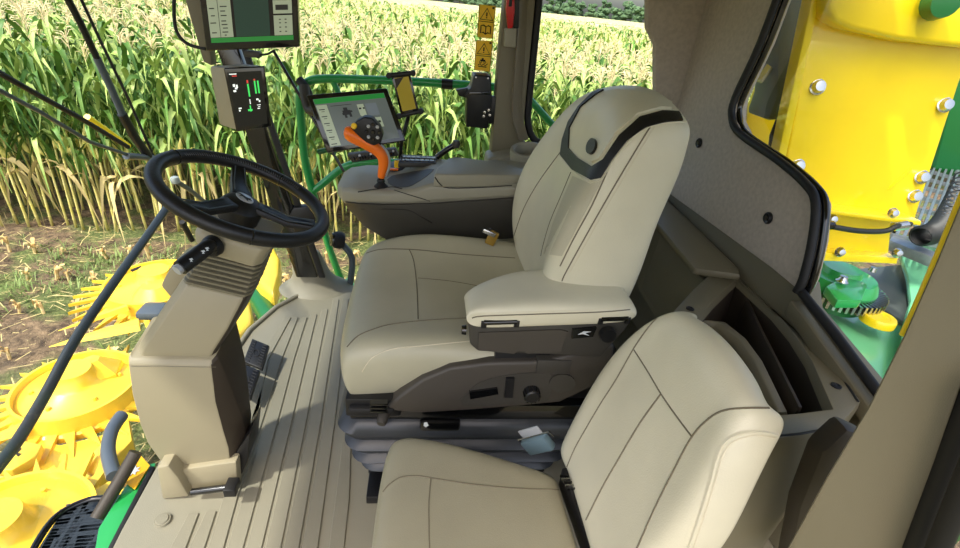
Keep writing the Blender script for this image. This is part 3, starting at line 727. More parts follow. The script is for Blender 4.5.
# neck below the wheel
K_ = []
for (uL, vL, uR, vR, yn_, yf) in ((199, 254, 260, 268, 1.18, 1.35), (192, 244, 264, 258, 1.175, 1.355), (191, 234, 270, 250, 1.18, 1.35), (198, 224, 262, 240, 1.20, 1.33)):
    x0, z0 = q2(uL, vL, yn_); x1, z1 = q2(uR, vR, yn_)
    K_.append([Vector(p) for p in ((x0+.02, yn_, z0), (x1-.02, yn_, z1), (x1, yn_+.02, z1), (x1, yf-.02, z1), (x1-.02, yf, z1), (x0+.02, yf, z0), (x0, yf-.02, z0), (x0, yn_+.02, z0))])
NK = loft('neck', K_, BEIGE, SC, bev=.006, bseg=3)
h, n_ = cast([NK], 214, 245)
h = h or P(214, 245, y=1.18)
LV = lathe('stalk_base', [(0, .02), (.022, .02), (.027, .012), (.028, 0)], h, BLACKP, SC, axis=(-.25, -1, 0), seg=24)
tip = P(180, 268, y=1.07)
pts = [h+Vector((0, -.012, 0)), P(208, 247, y=1.14), P(196, 256, y=1.11), tip]
bm = bmesh.new(); addtube(bm, catmull(pts, 5), lambda t: .012+.007*min(1, t*3), 14); ST = finish(bm, 'stalk_lever', BLACKP, SC, ang=50)
tube('stalk_button', [tip, tip+(tip-pts[2]).normalized()*.010], .0125, SILVERP, ST, seg=14)
for (u, v) in ((207, 249), (203, 252), (191, 260)):
    drape('printed_symbol', [ST], [(u-2.2, v-1), (u+1, v-2), (u+2.2, v-.4), (u+.6, v+.2), (u+1.6, v+1.6), (u-1, v+1.8), (u-.4, v+.4)], WHITEP, ST, thick=.0004, off=.0003, step=1.5)
# steering wheel
WC = Vector((-.461, 1.268, .953)); a_, b_ = .40, .063
WN = Vector((math.sin(a_)*math.cos(b_), math.sin(a_)*math.sin(b_), math.cos(a_)))
wx = Vector((0, 1, 0)).cross(WN); wx = wx.normalized(); wy = WN.cross(wx)   # wx ~ +x
RW = .205
def wp(r, ang, h=0): return WC+(wx*math.cos(ang)+wy*math.sin(ang))*r+WN*h
WH = tube('steering_wheel', [wp(RW, 2*math.pi*k/64) for k in range(64)], .0185, BLACKL, SC, seg=16, closed=True)
def wang(u, v):
    d = ray(u, v); t = (WC-CAM).dot(WN)/d.dot(WN); p = CAM+d*t-WC; return math.atan2(p.dot(wy), p.dot(wx)), p.length
# leather wrap joints and grip stitching
for (u, v) in ((174, 157), (283, 180), (252, 239), (252.0, 240.5)):
    an, _ = wang(u, v); c = wp(RW, an); d = (wp(RW, an+.02)-wp(RW, an-.02)).normalized()
    s1 = (c-WC).normalized(); s2 = d.cross(s1)
    tube('wrap_joint', [c+(s1*math.cos(t)+s2*math.sin(t))*.0190 for t in [2*math.pi*k/16 for k in range(16)]], .0013, BLACKG, WH, seg=5, closed=True)
a0, a1 = wang(180, 157)[0], wang(300, 192)[0]
def arc(a, b):
    d = (b-a) % (2*math.pi)
    if d > math.pi: d -= 2*math.pi
    return d
bm = bmesh.new(); nst = 52; dA = arc(a0, a1)
for k in range(nst):
    an = a0+dA*(k+.5)/nst; c = wp(RW, an); s1 = -(c-WC).normalized(); p0 = c+(s1*.62+WN*.78)*.0188
    t_ = (wp(RW, an+.02)-wp(RW, an-.02)).normalized()
    addtube(bm, [p0-s1*.0045+t_*.0015+WN*.001, p0+s1*.0045-t_*.0015-WN*.003], .0013, 4)
finish(bm, 'grip_stitching', mat('dark_thread', (95, 95, 98), .6), WH)
def spoke(u, v, w0, w1, dip=.012):
    an, _ = wang(u, v); s = wx*math.cos(an)+wy*math.sin(an); t_ = WN.cross(s)
    rr_ = []
    for k in range(7):
        f = k/6; r = .035+(RW-.035-.006)*f; ww = w0+(w1-w0)*f; hh = -dip*(1-f)-.012*(1-abs(2*f-1))
        c = WC+s*r+WN*(hh-.004)
        rr_.append([c+t_*ww-WN*.010, c+t_*ww*.8+WN*.005, c-t_*ww*.8+WN*.005, c-t_*ww-WN*.010])
    sp = loft('spoke', rr_, BLACKP, WH, bev=.003, sub=0)
    for sg in (-.62, .62):
        tube('trim_line', [WC+s*(.05+.13*k/4)+t_*(w0+(w1-w0)*(k/4))*sg+WN*(-dip*(1-k/4)-.012*(1-abs(2*(k/4)-1))+.001) for k in range(5)], .0018, BUMPGREY, sp, seg=5)
spoke(240, 168, .030, .019); spoke(312, 222, .027, .020); spoke(170, 203, .027, .020)
lathe('wheel_hub', [(0, .004), (.030, .003), (.045, -.006), (.055, -.02), (.05, -.06), (.035, -.075), (0, -.075)], WC+WN*-.01, BLACKP, WH, axis=WN, seg=28)
tube('column_shaft', [WC-WN*.07, WC-WN*.13], .04, BLACKP, SC, seg=16)
# silver emblem on the hub: a leaping stag inside a rounded plate
ec = WC+WN*-.0062; ex = (P(249, 204, z=ec.z)-P(232, 198, z=ec.z)).normalized(); ex = (ex-WN*ex.dot(WN)).normalized(); ey = WN.cross(ex)
def em(pts, h, th): return [ec+ex*a*.027+ey*b*.025+WN*h for a, b in pts]
EM = prism('emblem', em([(math.cos(t)*1.0, math.sin(t)*.72) for t in [k*math.pi/10 for k in range(20)]], 0, 0), WN*.003, SILVERP, WH, bev=.0006)
st = [(-.8, -.15), (-.5, .08), (-.1, .12), (.2, .25), (.35, .5), (.45, .28), (.7, .3), (.5, .12), (.4, .0), (.75, -.2), (.35, -.12), (.1, -.1), (-.2, -.12), (-.35, -.4), (-.4, -.1), (-.65, -.1), (-.85, -.35)]
prism('stag_mark', em(st, .003, 0), WN*.0012, DARKPR, EM, bev=0, smooth=False)
# ------------------------------------------------------------------ pedals
for k, (quad) in enumerate((((252, 338), (269, 345), (262, 369), (243, 361)), ((241, 363), (260, 370), (250, 399), (234, 389)))):
    z_ = .10 if k == 0 else .09
    pl = [P(u, v, z=z_+(.0 if i < 2 else -.02)) for i, (u, v) in enumerate(quad)]
    c = sum(pl, Vector((0, 0, 0)))/4
    T_ = thing('brake_pedal', ('black ribbed rubber foot pedal furthest from the camera, beside the steering column', 'black ribbed rubber foot pedal nearer the camera, half behind the steering column')[k], 'pedal', (c.x, c.y, 0), 'foot pedals')
    nn = (pl[1]-pl[0]).cross(pl[3]-pl[0]).normalized(); nn = nn if nn.z > 0 else -nn
    pd = prism('pedal_pad', pl, -nn*.018, BLACKP, T_, bev=.005)
    f = quadmap(*pl)
    for i in range(9):
        t = .08+.84*i/8
        for s0, s1 in ((.08, .3), (.7, .92)): tube('tread_rib', [f(s0, t)+nn*.001, f(s1, t)+nn*.001], .0026, RUBBER, pd, seg=5)
    tube('tread_ring', [f(.5+.17*math.cos(a), .5+.13*math.sin(a))+nn*.001 for a in [2*math.pi*i/16 for i in range(16)]], .003, RUBBER, pd, seg=6, closed=True)
    tube('pedal_arm', [c-nn*.015, c+Vector((-.04, .0, -.06)), Vector((c.x-.05, c.y, .0))], .012, BLACKP, T_)
# ------------------------------------------------------------------ right console
CN = thing('control_console', 'grey beige right hand armrest console with dark underside and storage lid', 'console', (0, 1.95, .6))
# body: stations along x; (near y, far y, ztop near, ztop far, zmid, zbot)
def cs(x, y0, y1, zt, zm, zb, yb0, yb1, lipn=.012):
    return [Vector((x, y0+.012, zt)), Vector((x, y0, zt-.012)), Vector((x, y0, zm+.008)), Vector((x, y0+.008, zm)), Vector((x, yb0, zb)), Vector((x, yb1, zb)), Vector((x, y1, zm)), Vector((x, y1, zt-.012)), Vector((x, y1-.012, zt))]
def Z(u, v, y): return P(u, v, y=y).z
yc = 1.74; zz = P(470, 175, y=1.735).z
def stn(u, vt, vm, y0, y1, yb0, yb1, vb):
    pt = P(u, vt, y=y0); return cs(pt.x, y0, y1, pt.z, Z(u, vm, y0), Z(u, vb, y0+.02), yb0, yb1)
S_ = [stn(337, 186, 195, 1.84, 2.02, 1.87, 2.0, 197), stn(342, 188, 202, 1.79, 2.06, 1.84, 2.02, 206), stn(358, 190, 203, 1.755, 2.08, 1.80, 2.0, 217), stn(385, 192, 204, 1.74, 2.08, 1.80, 2.02, 232),
      stn(412, 190, 204, 1.74, 2.08, 1.80, 2.02, 236), stn(432, 184, 202, 1.74, 2.08, 1.79, 2.02, 236), stn(470, 186, 200, 1.74, 2.08, 1.79, 2.02, 232), stn(520, 185, 197, 1.74, 2.08, 1.79, 2.02, 225), stn(545, 184, 195, 1.74, 2.08, 1.79, 2.02, 220)]
CB = loft('console_body', S_, CONS, CN, bev=.004, ang=40)
def dark(u, vt, y0, yb0, yb1, vb, y1):
    pt = P(u, vt, y=y0); zb = Z(u, vb, y0); x = pt.x
    return [Vector((x, y0-.002, pt.z)), Vector((x, yb0, zb)), Vector((x, yb1, zb)), Vector((x, y1, pt.z))]
D_ = [dark(340, 196, 1.83, 1.85, 2.0, 198, 2.03), dark(346, 202, 1.785, 1.82, 2.03, 212, 2.1), dark(362, 204, 1.75, 1.80, 2.02, 232, 2.08), dark(385, 205, 1.735, 1.79, 2.02, 246, 2.08), dark(430, 204, 1.735, 1.79, 2.02, 250, 2.08), dark(520, 198, 1.735, 1.79, 2.02, 245, 2.08), dark(548, 196, 1.735, 1.79, 2.02, 240, 2.08)]
DK = loft('lower_tub', D_, CONSD, CN, bev=.008)
seam('panel_line', [DK], [(355, 209), (385, 209), (408, 210), (420, 216), (432, 223)], .0022, DARKPR, DK, sm=3)
seam('panel_line', [CB], [(394, 190), (410, 195), (430, 201)], .002, DARKPR, CB, sm=3)
# storage lid
zl = P(440, 172, y=1.745).z
lid = [P(434, 171, y=1.735), P(447, 157, y=2.02), P(452, 156, y=2.06), P(500, 161, y=2.08), P(526, 170, y=1.95), P(524, 172, y=1.735)]
lt = [P(434, 174, z=zz), P(437, 167, z=zz), P(448, 158, z=zz), P(456, 156.5, z=zz), P(502, 162, z=zz), P(530, 171, z=zz), P(528, 175, z=zz+.003), P(448, 174.5, z=zz)]
bt = [P(434, 176, y=1.733)]
LD = prism('storage_lid', lt, (0, 0, -.05), CONS, CN, bev=.008, bseg=3, label='grey beige hinged storage lid')
seam('lid_gap', [LD, CB], [(435, 177), (440, 184), (449, 188), (480, 187.5), (512, 185.5)], .0025, DARKPR, LD, sm=3)
# finger hollow and front top plate
zt = P(385, 190, y=1.8).z+.003
drape('hollow', [CB], [(392, 176), (430, 169), (432, 172), (420, 181), (408, 187), (396, 187), (388, 183)], CONSD, CB, thick=.001, off=.0005, sm=2) if cast([CB], 410, 180)[0] else None
z8 = P(370, 175, y=1.95).z
tpz = .80
top_ = [P(338, 186, z=tpz-.02), P(346, 177, z=tpz-.005), P(362, 170, z=tpz), P(378, 165, z=tpz+.004), P(420, 160, z=tpz+.012), P(440, 161, z=tpz+.012), P(437, 170, z=tpz+.01), P(424, 182, z=tpz+.004), P(405, 190, z=tpz), P(380, 193, z=tpz-.002), P(352, 191, z=tpz-.01)]
TPL = prism('top_plate', [Vector((p.x, p.y, p.z)) for p in top_], (0, 0, -.03), CONS, CN, bev=.010, bseg=3)
drape('recess', [TPL], [(388, 180), (394, 172), (425, 169), (431, 171), (420, 181), (407, 187), (396, 187)], CONSD, TPL, off=.0003, thick=.0008, sm=3)
# keypad panels
KP = prism('keypad', [P(380, 166, z=.822), P(400, 158, z=.83), P(432, 162, z=.83), P(428, 168, z=.822), P(393, 171, z=.82)], (0, 0, -.012), BLACKP, CN, bev=.003)
KR = prism('keypad', [P(398, 163, z=.86), P(401, 154, z=.86), P(438, 156, z=.86), P(436, 163, z=.86)], (0, 0, -.02), CONSD, CN, bev=.005)
f = quadmap(P(401, 155, z=.861), P(437, 157, z=.861), P(434, 162.5, z=.861), P(399, 162, z=.861))
for i in range(7):
    for j in range(2):
        c = f(.08+i*.14, .28+j*.46); box('key', c, (.018, .020, .006), BLACKG, KR, bev=.0015)
f = quadmap(P(412, 164, z=.823), P(430, 163, z=.829), P(427, 168, z=.823), P(406, 170, z=.822))
for i in range(3):
    for j in range(3):
        box('key', f(.2+i*.3, .2+j*.3), (.011, .015, .005), BLACKG, KP, bev=.001)
box('orange_key', P(392, 169, z=.824), (.05, .018, .005), ORANGE, KP, bev=.001, label='orange key')
box('orange_key', P(422, 170.5, z=.822), (.06, .008, .003), ORANGE, KP, bev=.001, label='orange key')
box('speed_switch', P(397, 164, z=.845), (.022, .016, .03), mat('yellow_plastic', (250, 200, 20), .4), KP, bev=.004, label='yellow switch')
# knob strip below the monitor
c0, c1 = P(349, 158, y=1.98), P(396, 151, y=1.98)
ks = prism('knob_strip', [P(347, 155, y=1.99), P(395, 149, y=1.99), P(399, 156, y=1.99), P(352, 163, y=1.99)], (0, .04, 0), CONSD, CN, bev=.005)
for i in range(8):
    u = 353+i*5.6; v = 158.8-i*.75
    lathe('knob', [(0, .012), (.006, .012), (.008, .006), (.009, 0)], P(u, v, y=1.988), BLACKG, ks, axis=(0, -1, .15), seg=14)
    if i % 2: lathe('knob', [(0, .006), (.004, .006), (.005, 0)], P(u+1, v-2.6, y=1.988), SILVERP, ks, axis=(0, -1, .15), seg=10)
# rear lever stub on the console
LS = tube('side_lever', [P(437, 157, z=.86), P(448, 149, z=.9), P(455, 145, z=.92)], .012, BLACKG, CN, seg=12)
lathe('lever_tip', [(0, .016), (.014, .014), (.018, 0), (.014, -.014), (0, -.016)], P(456, 144, z=.925), CONSD, LS, seg=16)
# joystick
JS = thing('joystick', 'bright orange and black multifunction joystick on the console', 'joystick', P(381, 186, y=1.80))
yj = 1.80
gp = [(381, 178, .011), (382, 172, .0125), (383.5, 163, .014), (382, 156, .0135), (377, 150, .0135), (370, 145, .014), (361, 140, .0145), (352, 135, .0155), (347, 132, .013), (344, 131, .006)]
gp = [(a, b, c*(1.15+.6*min(1, i/5))) for i, (a, b, c) in enumerate(gp)]
pts = [P(u, v, y=yj-.01*i/9) for i, (u, v, r) in enumerate(gp)]
rings = []; 
bm = bmesh.new(); rad = [g[2] for g in gp]
cm = catmull(pts, 4)
def rf(t):
    x = t*(len(rad)-1); i = min(int(x), len(rad)-2); return rad[i]+(rad[i+1]-rad[i])*(x-i)
addtube(bm, cm, rf, 14); GR = finish(bm, 'grip', ORANGE, JS, sub=1, label='bright orange grip')
tube('spine', [P(u, v, y=yj+.012) for u, v in ((385, 176), (388.5, 164), (386, 153), (380, 146))], .0095, SILVERP, JS, seg=12, smoothn=5)
hd = [(350, 128), (357, 121), (364, 117), (372, 118), (380, 127), (383, 135), (381, 143), (374, 146), (366, 143), (358, 136)]
hp = [P(u, v, y=yj-.03) for u, v in hd]
HD = prism('head', hp, (.0, .045, .0), BLACKP, JS, bev=.006, bseg=3)
hc = P(373, 132, y=yj-.031)
for k in range(8):
    t = 2*math.pi*k/8; lathe('thumb_button', [(0, .005), (.005, .005), (.0065, 0)], hc+Vector((.022*math.cos(t), 0, .026*math.sin(t))), SILVERP if k % 2 else BLACKG, HD, axis=(0, -1, 0), seg=10)
lathe('thumb_hat', [(0, .006), (.006, .006), (.008, 0)], hc, BLACKG, HD, axis=(0, -1, 0), seg=14)
lathe('yellow_button', [(0, .006), (.009, .005), (.011, 0)], P(354, 126, y=yj-.031), MAT['yellow_plastic'], HD, axis=(-.2, -1, .4), seg=14, label='yellow button')
bt0 = P(381, 186, y=yj)
lathe('gaiter', [(.012, .028), (.016, .02), (.013, .014), (.019, .006), (.026, 0), (.028, -.01)], bt0, RUBBER, JS, seg=18)
tube('shaft', [P(381, 178, y=yj), P(381, 188, y=yj)], .009, BLACKG, JS)
seam('console_slot', [CB, TPL], [(358, 192), (370, 190), (378, 189), (392, 187), (402, 189)], .0028, DARKPR, TPL, sm=3)
# ------------------------------------------------------------------ displays
SCR_DK = mat('screen_dark', (16, 18, 20), .12, emit=.4); SCR_GR = mat('screen_green', (36, 120, 52), .15, emit=.5)
SCR_PALE = mat('screen_pale', (150, 160, 136), .2, emit=.45); SCR_GREY = mat('screen_grey', (96, 104, 100), .2, emit=.32)
SCR_MID = mat('screen_deep_green', (28, 52, 44), .15, emit=.6); SCR_INK = mat('screen_ink', (24, 30, 30), .3); SCR_W = mat('screen_white', (225, 232, 225), .3, emit=.8)
SCR_G2 = mat('screen_bright_green', (60, 200, 90), .3, emit=.8); SCR_R = mat('screen_red', (200, 60, 50), .3, emit=.7)
def display(name, label, corners, th, back=None, bezel=BLACKG, casem=None):
    """corners tl,tr,br,bl in space; returns thing and mapper of the glass plane"""
    tl, tr, br, bl = corners; n = (tr-tl).cross(bl-tl).normalized()
    if n.dot(CAM-tl) < 0: n = -n
    T = thing(name, label, 'screen', sum(corners, Vector((0, 0, 0)))/4)
    cs_ = prism('case', corners, -n*th, casem or bezel, T, bev=.005, bseg=3)
    return T, quadmap(*corners), n
def rect(f, n, s0, t0, s1, t1, h, name, m, par, th=.0006):
    return prism(name, [f(s0, t0)+n*h, f(s1, t0)+n*h, f(s1, t1)+n*h, f(s0, t1)+n*h], n*th, m, par, bev=0, smooth=False)
def multirect(f, n, rs, h, name, m, par, th=.0005):
    for s0, t0, s1, t1 in rs: rect(f, n, s0, t0, s1, t1, h, name, m, par, th)
# big upper monitor
yt = 1.85
cor = [P(194, -42, y=yt), P(296, -42, y=yt-.0), P(299, 47, y=yt), P(206, 51, y=yt)]
T, f, n = display('monitor', 'large black display at the top edge, above the smaller dark gauge display', cor, .03)
SG = rect(f, n, .06, .06, .95, .93, .0003, 'screen', SCR_DK, T)
rect(f, n, .07, .855, .945, .91, .001, 'status_bar', SCR_GR, SG)
rect(f, n, .07, .3, .31, .85, .001, 'left_panel', SCR_PALE, SG)
rect(f, n, .34, .1, .70, .85, .001, 'centre_panel', SCR_MID, SG)
rect(f, n, .745, .62, .94, .85, .001, 'right_panel', SCR_PALE, SG); rect(f, n, .745, .45, .94, .60, .001, 'right_panel', SCR_PALE, SG)
ran = random.Random(4)
multirect(f, n, [(.175, .3, .18, .85)]+[(a, b, a+w_, b+.012) for a, b, w_ in [(.2, .66, .05), (.20, .7, .06), (.21, .74, .05), (.20, .785, .06), (.22, .82, .02), (.085, .68, .06), (.09, .79, .05), (.2, .5, .07), (.2, .55, .05), (.09, .52, .05), (.10, .6, .04), (.2, .6, .06), (.80, .66, .02), (.86, .66, .02), (.80, .7, .02), (.86, .7, .02), (.80, .75, .02), (.86, .75, .02), (.80, .8, .02), (.86, .8, .02)]]+[(.77, .5, .9, .56)], .0018, 'text_line', SCR_INK, SG)
br = prism('bracket', [P(176, -30, y=yt+.04), P(200, -30, y=yt+.04), P(212, 66, y=yt+.04), P(203, 62, y=yt+.04)], (0, .05, 0), BEIGED, T, bev=.006)
CBL = tag(tube('monitor_cable', [P(176, -30, y=yt+.05), P(174, 10, y=yt+.05), P(177, 32, y=yt+.05), P(188, 44, y=yt+.05), P(206, 49, y=yt+.04)], .0055, RUBBER, smoothn=5), 'thin black cable looping to the back of the upper display', 'cable')
box('plug', P(253, 54, y=yt+.03), (.05, .03, .02), CONSD, T); tube('jack_lead', [P(252, 56, y=yt+.02), P(268, 54, y=yt+.02), P(275, 50, y=yt+.02)], .004, RUBBER, T, seg=6)
# small gauge display
y2 = 1.86
cor = [P(223, 68, y=y2), P(264, 66, y=y2), P(271, 127, y=y2), P(236, 132, y=y2)]
T, f, n = display('gauge_display', 'small tall black gauge display in a beige housing on the front corner pillar', cor, .012)
bk = [P(209, 66, y=y2+.05), P(223, 68, y=y2+.012), P(236, 132, y=y2+.012), P(218, 124, y=y2+.05)]
bm = bmesh.new(); A_ = [bm.verts.new(p) for p in (cor[0]-n*.012, cor[1]-n*.012, cor[2]-n*.012, cor[3]-n*.012)]
oo = Vector((-.045, .09, .0)); B_ = [bm.verts.new(p) for p in (P(209, 66, y=y2+.07), P(245, 64, y=y2+.12), P(255, 118, y=y2+.12), P(219, 125, y=y2+.07))]
bm.faces.new(A_[::-1]); bm.faces.new(B_)
for i in range(4): bm.faces.new([A_[i], A_[(i+1) % 4], B_[(i+1) % 4], B_[i]])
finish(bm, 'rear_housing', BEIGE, T, bev=.008, label='beige rear housing')
SG = rect(f, n, .08, .07, .92, .93, .0003, 'screen', SCR_DK, T)
multirect(f, n, [(.52, .26, .56, .46), (.70, .22, .74, .42), (.78, .22, .82, .42), (.44, .66, .56, .69), (.50, .60, .53, .7)], .001, 'green_bar', SCR_G2, SG)
multirect(f, n, [(.52, .20, .56, .25), (.70, .19, .74, .215), (.18, .12, .3, .135)], .001, 'red_mark', SCR_R, SG)
multirect(f, n, [(.16, .25, .22, .29), (.2, .30, .26, .33), (.15, .34, .22, .37), (.24, .26, .28, .31), (.20, .62, .28, .64), (.2, .65, .24, .68), (.7, .50, .76, .53), (.76, .53, .8, .56), (.7, .60, .8, .61), (.72, .63, .78, .64), (.70, .655, .77, .67), (.52, .5, .54, .58), (.12, .09, .3, .105)], .001, 'white_symbol', SCR_W, SG)
# console tablet monitor
y3 = 2.0
cor = [P(306, 95, y=y3+.0), P(387, 88, y=y3+.03), P(406, 141, y=y3-.03), P(327, 153, y=y3-.06)]
T, f, n = display('console_monitor', 'black framed touchscreen monitor standing behind the orange joystick', cor, .022)
SG = rect(f, n, .06, .08, .94, .92, .0003, 'screen', SCR_GREY, T)
rect(f, n, .065, .085, .935, .17, .001, 'status_bar', SCR_GR, SG)
rect(f, n, .07, .19, .20, .90, .001, 'left_panel', SCR_PALE, SG)
rect(f, n, .66, .24, .80, .46, .001, 'preview_pane', mat('screen_slate', (96, 104, 108), .2, emit=.5), SG)
rect(f, n, .68, .5, .80, .68, .001, 'preview_pane', SCR_PALE, SG)
rect(f, n, .56, .24, .64, .88, .001, 'tool_column', SCR_PALE, SG)
multirect(f, n, [(.09, .26+.12*i, .09+.07, .275+.12*i) for i in range(6)]+[(.11, .3+.12*i, .15, .308+.12*i) for i in range(6)]+[(.70, .56, .74, .6), (.75, .56, .78, .6), (.57, .3, .6, .33), (.62, .3, .64, .33), (.24, .22, .5, .23)], .002, 'text_line', SCR_INK, SG)
multirect(f, n, [(.36, .32, .46, .40), (.38, .27, .43, .33), (.35, .36, .37, .40), (.45, .33, .48, .36), (.37, .40, .40, .45), (.43, .39, .46, .44)], .0015, 'machine_icon', SCR_INK, SG)
tube('monitor_arm', [P(318, 110, y=2.06), P(310, 110, y=2.10), P(306, 100, y=2.12), P(304, 85, y=2.14)], .02, CONSD, T, seg=10, smoothn=3)
# phone in clamp
y4 = 2.02
cor = [P(391, 75, y=y4), P(410, 73, y=y4), P(419, 111, y=y4-.01), P(401, 115, y=y4-.01)]
PH = thing('phone', 'dark phone with amber screen held upright in a black clamp', 'phone', cor[3])
n = (cor[1]-cor[0]).cross(cor[3]-cor[0]).normalized(); n = n if n.dot(CAM-cor[0]) > 0 else -n
prism('case', cor, -n*.01, BLACKG, PH, bev=.002)
f = quadmap(*cor); scn = rect(f, n, .12, .08, .88, .92, .0005, 'screen', mat('amber_screen', (128, 112, 30), .1, emit=.4), PH)
prism('screen_shadow_pane', [f(.12, .10)+n*.0012, f(.62, .08)+n*.0012, f(.12, .34)+n*.0012], n*.0004, SCR_DK, scn, bev=0, smooth=False)
PC = thing('phone_clamp', 'black spring phone clamp mounted above the console monitor', 'phone holder', P(405, 115, y=y4))
prism('clamp_back', [P(394, 78, y=y4+.016), P(408, 77, y=y4+.016), P(416, 110, y=y4+.012), P(404, 112, y=y4+.012)], (0, .012, 0), BLACKP, PC, bev=.003)
for (a, b) in (((389, 75.5), (413, 73)), ((399, 116), (421, 111))):
    tube('clamp_jaw', [P(*a, y=y4-.004), P(*b, y=y4-.004)], .009, BLACKP, PC, seg=10)
    for q_ in (a, b): lathe('jaw_end', [(0, .012), (.010, .01), (.011, -.01), (0, -.012)], P(*q_, y=y4-.006), RUBBER, PC, axis=(0, 1, 0), seg=12)
tube('clamp_arm', [P(410, 100, y=y4+.02), P(408, 118, y=2.1), P(402, 140, y=2.08), P(400, 158, z=.84)], .008, BLACKP, PC, smoothn=3)
# thin strut rod by the A pillar
ST2 = tag(tube('window_stay_rod', [P(273, 50, y=2.2), P(308, 110, y=2.17), P(344, 172, y=2.13)], .0062, BLACKG), 'thin black rod slanting from the upper display down to the console', 'rod')
# ------------------------------------------------------------------ black box on the window, decals, hammer, cup holder
y5 = 2.24
BXT = thing('receiver_box', 'black plastic box fixed to the side window left of the grey pillar', 'box', P(478, 128, y=y5))
MB_ = prism('box_body', [P(474, 75, y=y5), P(491, 76, y=y5), P(492, 100, y=y5), P(488, 129, y=y5), P(466, 127, y=y5), P(467, 98, y=y5), P(464, 95, y=y5), P(471, 88, y=y5)], (0, .115, 0), BLACKP, BXT, bev=.006, bseg=3)
prism('side_tab', [P(456, 90, y=y5+.01), P(468, 88, y=y5+.01), P(467, 98, y=y5+.01), P(459, 96, y=y5+.01)], (0, .03, 0), BLACKP, BXT, bev=.003)
for u, v in ((476, 77.5), (488, 78.5)): lathe('screw', [(0, .003), (.004, .002), (.005, 0)], P(u, v, y=y5), STEEL, MB_, axis=(0, -1, 0), seg=10)
prism('step_edge', [P(470, 92, y=y5-.003), P(490, 92, y=y5-.003), P(490, 95, y=y5-.003), P(468, 95, y=y5-.003)], (0, .004, 0), BLACKG, MB_, bev=.001)
for u, v in ((485, 112), (489, 110), (490, 115), (484, 116)): lathe('bracket_screw', [(0, .010), (.006, .009), (.008, 0)], P(u, v, y=y5-.002), STEEL, BXT, axis=(-.3, -1, 0), seg=10)
box('mount_bracket', P(494, 110, y=y5+.03), (.04, .03, .12), BLACKP, BXT)
for k, (q_, lb) in enumerate(([[(479, 4), (496, 6), (493, 39), (477, 37)], 'yellow warning sticker with triangle and open book, upper of two'], [[(476, 40), (493, 41), (490, 72), (474, 70)], 'yellow warning sticker with triangle and moving machine, lower of two'])):
    cor = [P(u, v, y=2.352) for u, v in q_]; f = quadmap(*cor); n = Vector((0, -1, 0))
    D = thing('warning_decal', lb, 'sticker', cor[3], 'warning stickers on the side window')
    s = prism('decal_plate', cor, n*.0015, DECALT, D, bev=0, smooth=False)
    def ln(pts, r=.0022, closed=False): 
        bm = bmesh.new(); addtube(bm, [f(a, b)+n*.002 for a, b in pts], r, 4, closed); return bm
    finish(ln([(.5, .10), (.88, .44), (.12, .44)], .0028, True), 'triangle', DARKPR, s)
    rect(f, n, .46, .22, .54, .34, .0017, 'exclamation_mark', DARKPR, s); rect(f, n, .46, .365, .54, .395, .0017, 'exclamation_dot', DARKPR, s)
    rect(f, n, .80, .04, .93, .10, .0017, 'corner_mark', DARKPR, s)
    finish(ln([(.03, .5), (.97, .5)], .0012), 'divider_line', DARKPR, s); finish(ln([(.03, .01), (.97, .01), (.97, .99), (.03, .99)], .0012, True), 'border', DARKPR, s)
    if k == 0:
        bk_ = finish(ln([(.5, .66), (.36, .61), (.2, .64), (.2, .86), (.36, .83), (.5, .88), (.64, .83), (.8, .86), (.8, .64), (.64, .61)], .0026, True), 'open_book', DARKPR, s)
        finish(ln([(.5, .66), (.5, .88)], .002), 'book_spine', DARKPR, s)
    else:
        multirect(f, n, [(.34, .62, .64, .68), (.42, .57, .54, .63), (.25, .84, .75, .87)], .0017, 'machine_symbol', DARKPR, s)
        for a in (.36, .62): finish(ln([(a+.06*math.cos(t), .70+.035*math.sin(t)) for t in [2*math.pi*i/8 for i in range(8)]], .0014, True), 'wheel_symbol', DARKPR, s)
        finish(ln([(.22, .82), (.34, .76), (.44, .82), (.56, .76), (.66, .82), (.8, .74)], .0018), 'person_symbol', DARKPR, s)
y6 = 2.21
HM = thing('emergency_hammer', 'red emergency hammer clipped in a holder at the top of the grey pillar', 'hammer', P(509, 30, y=y6))
rd = [(507, -14), (514, -14), (515, 10), (513, 28), (508, 29), (506, 10)]
bm = bmesh.new(); addprism(bm, PP(rd, y=y6-.012), (0, .02, 0)); finish(bm, 'handle', RED, HM, bev=.005)
box('grip_slot', P(511, -2, y=y6-.014), (.012, .006, .06), BLACKP, HM, bev=.002)
prism('holder', PP([(505, 28), (517, 28), (516, 48), (504, 47)], y=y6), (0, .03, 0), CONS, HM, bev=.005)
prism('clip', PP([(514, -14), (520, -14), (519, 28), (514, 29)], y=y6+.002), (0, .03, 0), BLACKP, HM, bev=.003)
ch = P(529, 149, z=.92)
PD = tag(prism('pillar_base_trim', [P(488, 158, y=2.16), P(545, 150, y=2.16), P(560, 185, y=2.16), P(486, 172, y=2.16)], (0, .14, 0), CONS, bev=.015, bseg=3), 'grey beige moulded trim at the foot of the middle window pillar', 'trim')
CH = lathe('cup_holder', [(.078, -.06), (.082, -.01), (.080, .0), (.070, .002), (.062, -.004), (.060, -.05), (0, -.055)], ch, CONS, axis=(-.1, -.15, 1), seg=36)
tag(CH, 'round grey beige cup holder beside the driver backrest under the side window', 'cup holder')
